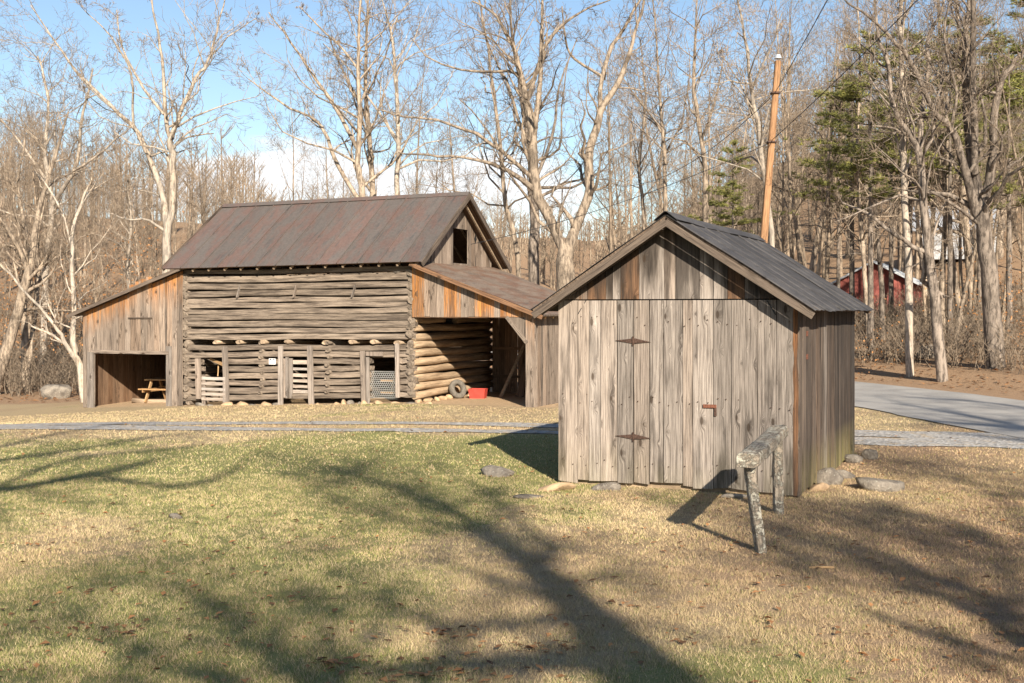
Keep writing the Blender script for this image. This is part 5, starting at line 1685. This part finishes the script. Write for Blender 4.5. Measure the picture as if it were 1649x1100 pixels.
# pines
def pine(sd, H, lo, wid):
    r_ = random.Random(sd); rr_ = np.random.default_rng(sd); out = [[], [], [], []]
    pts = [(0, 0, H * i / 8 - .2) for i in range(9)]; out[0].append((pts, [.22 * (1 - .9 * i / 8) for i in range(9)]))
    C = []
    z = lo * H
    while z < H * .99:
        f = (z - lo * H) / (H * (1 - lo)); L = wid * (1 - f) ** .75 * (.45 + .55 * min(1, f * 5 + .35)) + .3
        for _ in range(r_.randint(3, 5)):
            if r_.random() < .30: continue
            a = r_.uniform(0, 6.283); l = L * r_.uniform(.4, 1.3); q = []
            for i in range(5):
                g_ = i / 4; q.append((math.cos(a) * l * g_, math.sin(a) * l * g_, z + l * (.10 * g_ + .12 * g_ * g_) + r_.uniform(-.05, .05)))
            out[1].append((q, [.035 * (1 - .8 * i / 4) for i in range(5)]))
            for i in range(int(6 + l * 12)):
                g_ = r_.uniform(.3, 1.05); s_ = .55
                C.append((math.cos(a) * l * g_ + r_.gauss(0, .22 * l * g_ * .6 + .08), math.sin(a) * l * g_ + r_.gauss(0, .22 * l * g_ * .6 + .08), z + l * (.1 * g_ + .12 * g_ * g_) + r_.gauss(.06, .09)))
        z += r_.uniform(.5, 1.15)
    tm, _ = tree_meshes(out); C = np.array(C); m_ = 16; n = len(C)
    d = rr_.normal(0, 1, (n, m_, 3)); d[..., 2] = np.abs(d[..., 2]) * .8; d /= np.linalg.norm(d, axis=-1, keepdims=True)
    ln = rr_.uniform(.16, .42, (n, m_, 1)); sd_ = np.cross(d, rr_.normal(0, 1, (n, m_, 3))); sd_ /= np.linalg.norm(sd_, axis=-1, keepdims=True)
    b = C[:, None] + d * .02; V = np.stack([b - sd_ * .026, b + sd_ * .026, C[:, None] + d * ln], 2)
    me = mesh_np('crown', V.reshape(-1, 3), np.arange(n * m_ * 3).reshape(-1, 3)); vattr(me, 'tone', np.repeat(np.clip(rr_.normal(.45, .25, n), 0, 1), m_ * 3))
    return tm, me


pm = [pine(1, 20, .48, 4.4), pine(2, 18, .44, 3.8), pine(3, 22, .52, 4.6)]
for k, (xp, Y, H, i, lab) in enumerate(((1402, 49, 13.5, 0, 'green pine crown left of the dark forked tree'), (1465, 54, 14.0, 1, 'pine behind the pale straight trunk'), (1530, 50, 13.8, 2, 'dark pine seen between the stems of the two big trees'), (1625, 48, 12, 1, 'pine at the right behind the biggest trunk'), (1655, 60, 16, 0, 'pine at the right edge of the picture'), (1180, 50, 9.8, 2, 'small pine left of the utility pole'), (1350, 66, 13, 2, 'distant pine right of the utility pole'), (1158, 66, 9, 2, 'low pine just above the shed roof'), (1435, 62, 15.5, 2, 'yellow green pine between the pole cable and the pale straight trunk'), (1578, 58, 15, 0, 'tall pine behind the stems of the biggest trunk'), (1372, 58, 13.5, 1, 'leftmost pine of the group right of the pole'), (1700, 66, 19, 2, 'pine at the far right of the slope, past the picture edge'))):
    X = (xp - CX) / F * Y; root = thing('pine_tree', lab, 'tree', (X, Y, tz(X, Y)), k * 1.3, 'pines in the wood'); root.scale = (H / (20, 18, 22)[i],) * 3
    obj('trunk', pm[i][0], M['barkdark'], root); obj('crown', pm[i][1], M['needle'], root)
# far wood: one mass on the hills
def far_wood():
    r_ = random.Random(77); Tk = []; Tw = []
    for _ in range(560):
        Y = r_.uniform(120, 260); xp = r_.uniform(-150, 1800); X = (xp - CX) / F * Y
        z = tz(X, Y); H = r_.uniform(9, 14)
        if 420 < xp < 1120: H = r_.uniform(4, 7.5)
        a, b = r_.gauss(0, .04), r_.gauss(0, .04)
        Tk.append(([(X, Y, z - .3), (X + a * H * .5, Y, z + H * .5), (X + a * H, Y + b * H, z + H)], [.17, .11, .02]))
        for k in range(16):
            f = r_.uniform(.3, .95); an = r_.uniform(0, 6.3); l = H * r_.uniform(.14, .3) * (1.15 - .5 * f); x0, y0, z0 = X + a * H * f, Y, z + H * f
            e = (x0 + math.cos(an) * l * .7, y0 + math.sin(an) * l * .7, z0 + l * .75); Tw.append(([(x0, y0, z0), ((x0 + e[0]) / 2 + .1, (y0 + e[1]) / 2, (z0 + e[2]) / 2), e], [.045, .03, .015]))
            for q in range(3):
                an2 = an + r_.uniform(-1, 1); g_ = r_.uniform(.4, .9); s_ = tuple(x0_ + (e_ - x0_) * g_ for x0_, e_ in zip((x0, y0, z0), e)); l2 = l * .5
                Tw.append(([s_, (s_[0] + math.cos(an2) * l2 * .4, s_[1], s_[2] + l2 * .4), (s_[0] + math.cos(an2) * l2 * .7, s_[1] + math.sin(an2) * l2 * .6, s_[2] + l2)], [.025, .018, .012]))
    V0, F0 = tubes(Tk, 4); V1, F1 = tubes(Tw, 3)
    me = mesh_np('distant_wood', np.concatenate([V0, V1]), np.concatenate([F0, F1 + len(V0)]), True)
    o = obj('distant_wood', me, M['barkfar']); tag(o, 'distant brown winter wood covering the hills behind everything', 'wood'); o['kind'] = 'stuff'


far_wood()


# brush: bare stems at the wood edges
def brush(name, lab, n, pick, hmin, hmax, sd, mt):
    r_ = random.Random(sd); T = []
    while n > 0:
        X, Y = pick(r_); n -= 1; z = tz(X, Y)
        for _ in range(r_.randint(4, 9)):
            H = r_.uniform(hmin, hmax); a = r_.uniform(0, 6.3); s_ = r_.uniform(.1, .8); x0, y0 = X + r_.gauss(0, .25), Y + r_.gauss(0, .25)
            P = [(x0 + math.cos(a) * s_ * H * f ** 1.4 + r_.gauss(0, .05), y0 + math.sin(a) * s_ * H * f ** 1.4 + r_.gauss(0, .05), z - .05 + H * f * (1 - .25 * s_ * f)) for f in (0, .25, .5, .75, 1)]
            T.append((P, [.015 * q for q in (1, .85, .7, .5, .3)]))
            for _ in range(5):
                i = r_.randint(1, 3); b = P[i]; l = H * r_.uniform(.12, .4); a2 = r_.uniform(0, 6.3)
                T.append(([b, (b[0] + math.cos(a2) * l * .4, b[1] + math.sin(a2) * l * .4, b[2] + l * .3), (b[0] + math.cos(a2) * l * .75 + r_.gauss(0, .05), b[1] + math.sin(a2) * l * .75, b[2] + l * .7)], [.009, .007, .005]))
    V, Fc = tubes(T, 3); me = mesh_np(name, V, Fc, True); o = obj(name, me, M[mt]); tag(o, lab, 'brush'); o['kind'] = 'stuff'


def pr(r_):
    while True:
        Y = r_.uniform(37, 68); X = (r_.uniform(1340, 1720) - CX) / F * Y
        if road_d(X, Y) > 3.6: return X, Y


def pl(r_):
    while True:
        Y = r_.uniform(43, 75); X = (r_.uniform(-80, 330) - CX) / F * Y
        return X, Y


brush('brush_thicket', 'tangled bare brush on the bank beyond the road', 330, pr, .5, 2.0, 3, 'barkfar')
brush('brush_thicket', 'tangled bare brush along the wood edge left of the barn', 420, pl, .5, 2.2, 4, 'barkfar')
# leaves still hanging on saplings at the wood edge
r = np.random.default_rng(15); n = 2600
c0 = np.array([((xp - CX) / F * Y_, Y_, CZ - (yp - HZ) / F * Y_) for xp, yp, Y_ in ((60, 470, 49), (25, 440, 50), (120, 500, 50), (80, 520, 47), (190, 470, 51), (215, 420, 50), (20, 540, 47), (1640, 480, 44), (1620, 510, 43), (1370, 560, 45))])
i = r.integers(0, len(c0), n); P = c0[i] + r.normal(0, 1, (n, 3)) * np.array([1.1, .9, .8])
P[:, 2] = np.maximum(P[:, 2], terrain(P[:, 0], P[:, 1]) + .15)
d = r.normal(0, 1, (n, 3)); d /= np.linalg.norm(d, axis=1, keepdims=True); e = np.cross(d, r.normal(0, 1, (n, 3))); e /= np.linalg.norm(e, axis=1, keepdims=True)
V = np.stack([P - d * .05, P + e * .03, P + d * .05, P - e * .03], 1)
me = mesh_np('hanging_leaves', V.reshape(-1, 3), np.arange(n * 4).reshape(-1, 4)); vattr(me, 'tone', np.repeat(r.uniform(.3, 1, n), 4))
o = obj('hanging_leaves', me, M['leaf']); tag(o, 'dry orange leaves still clinging to saplings at the wood edge', 'leaves'); o['kind'] = 'stuff'
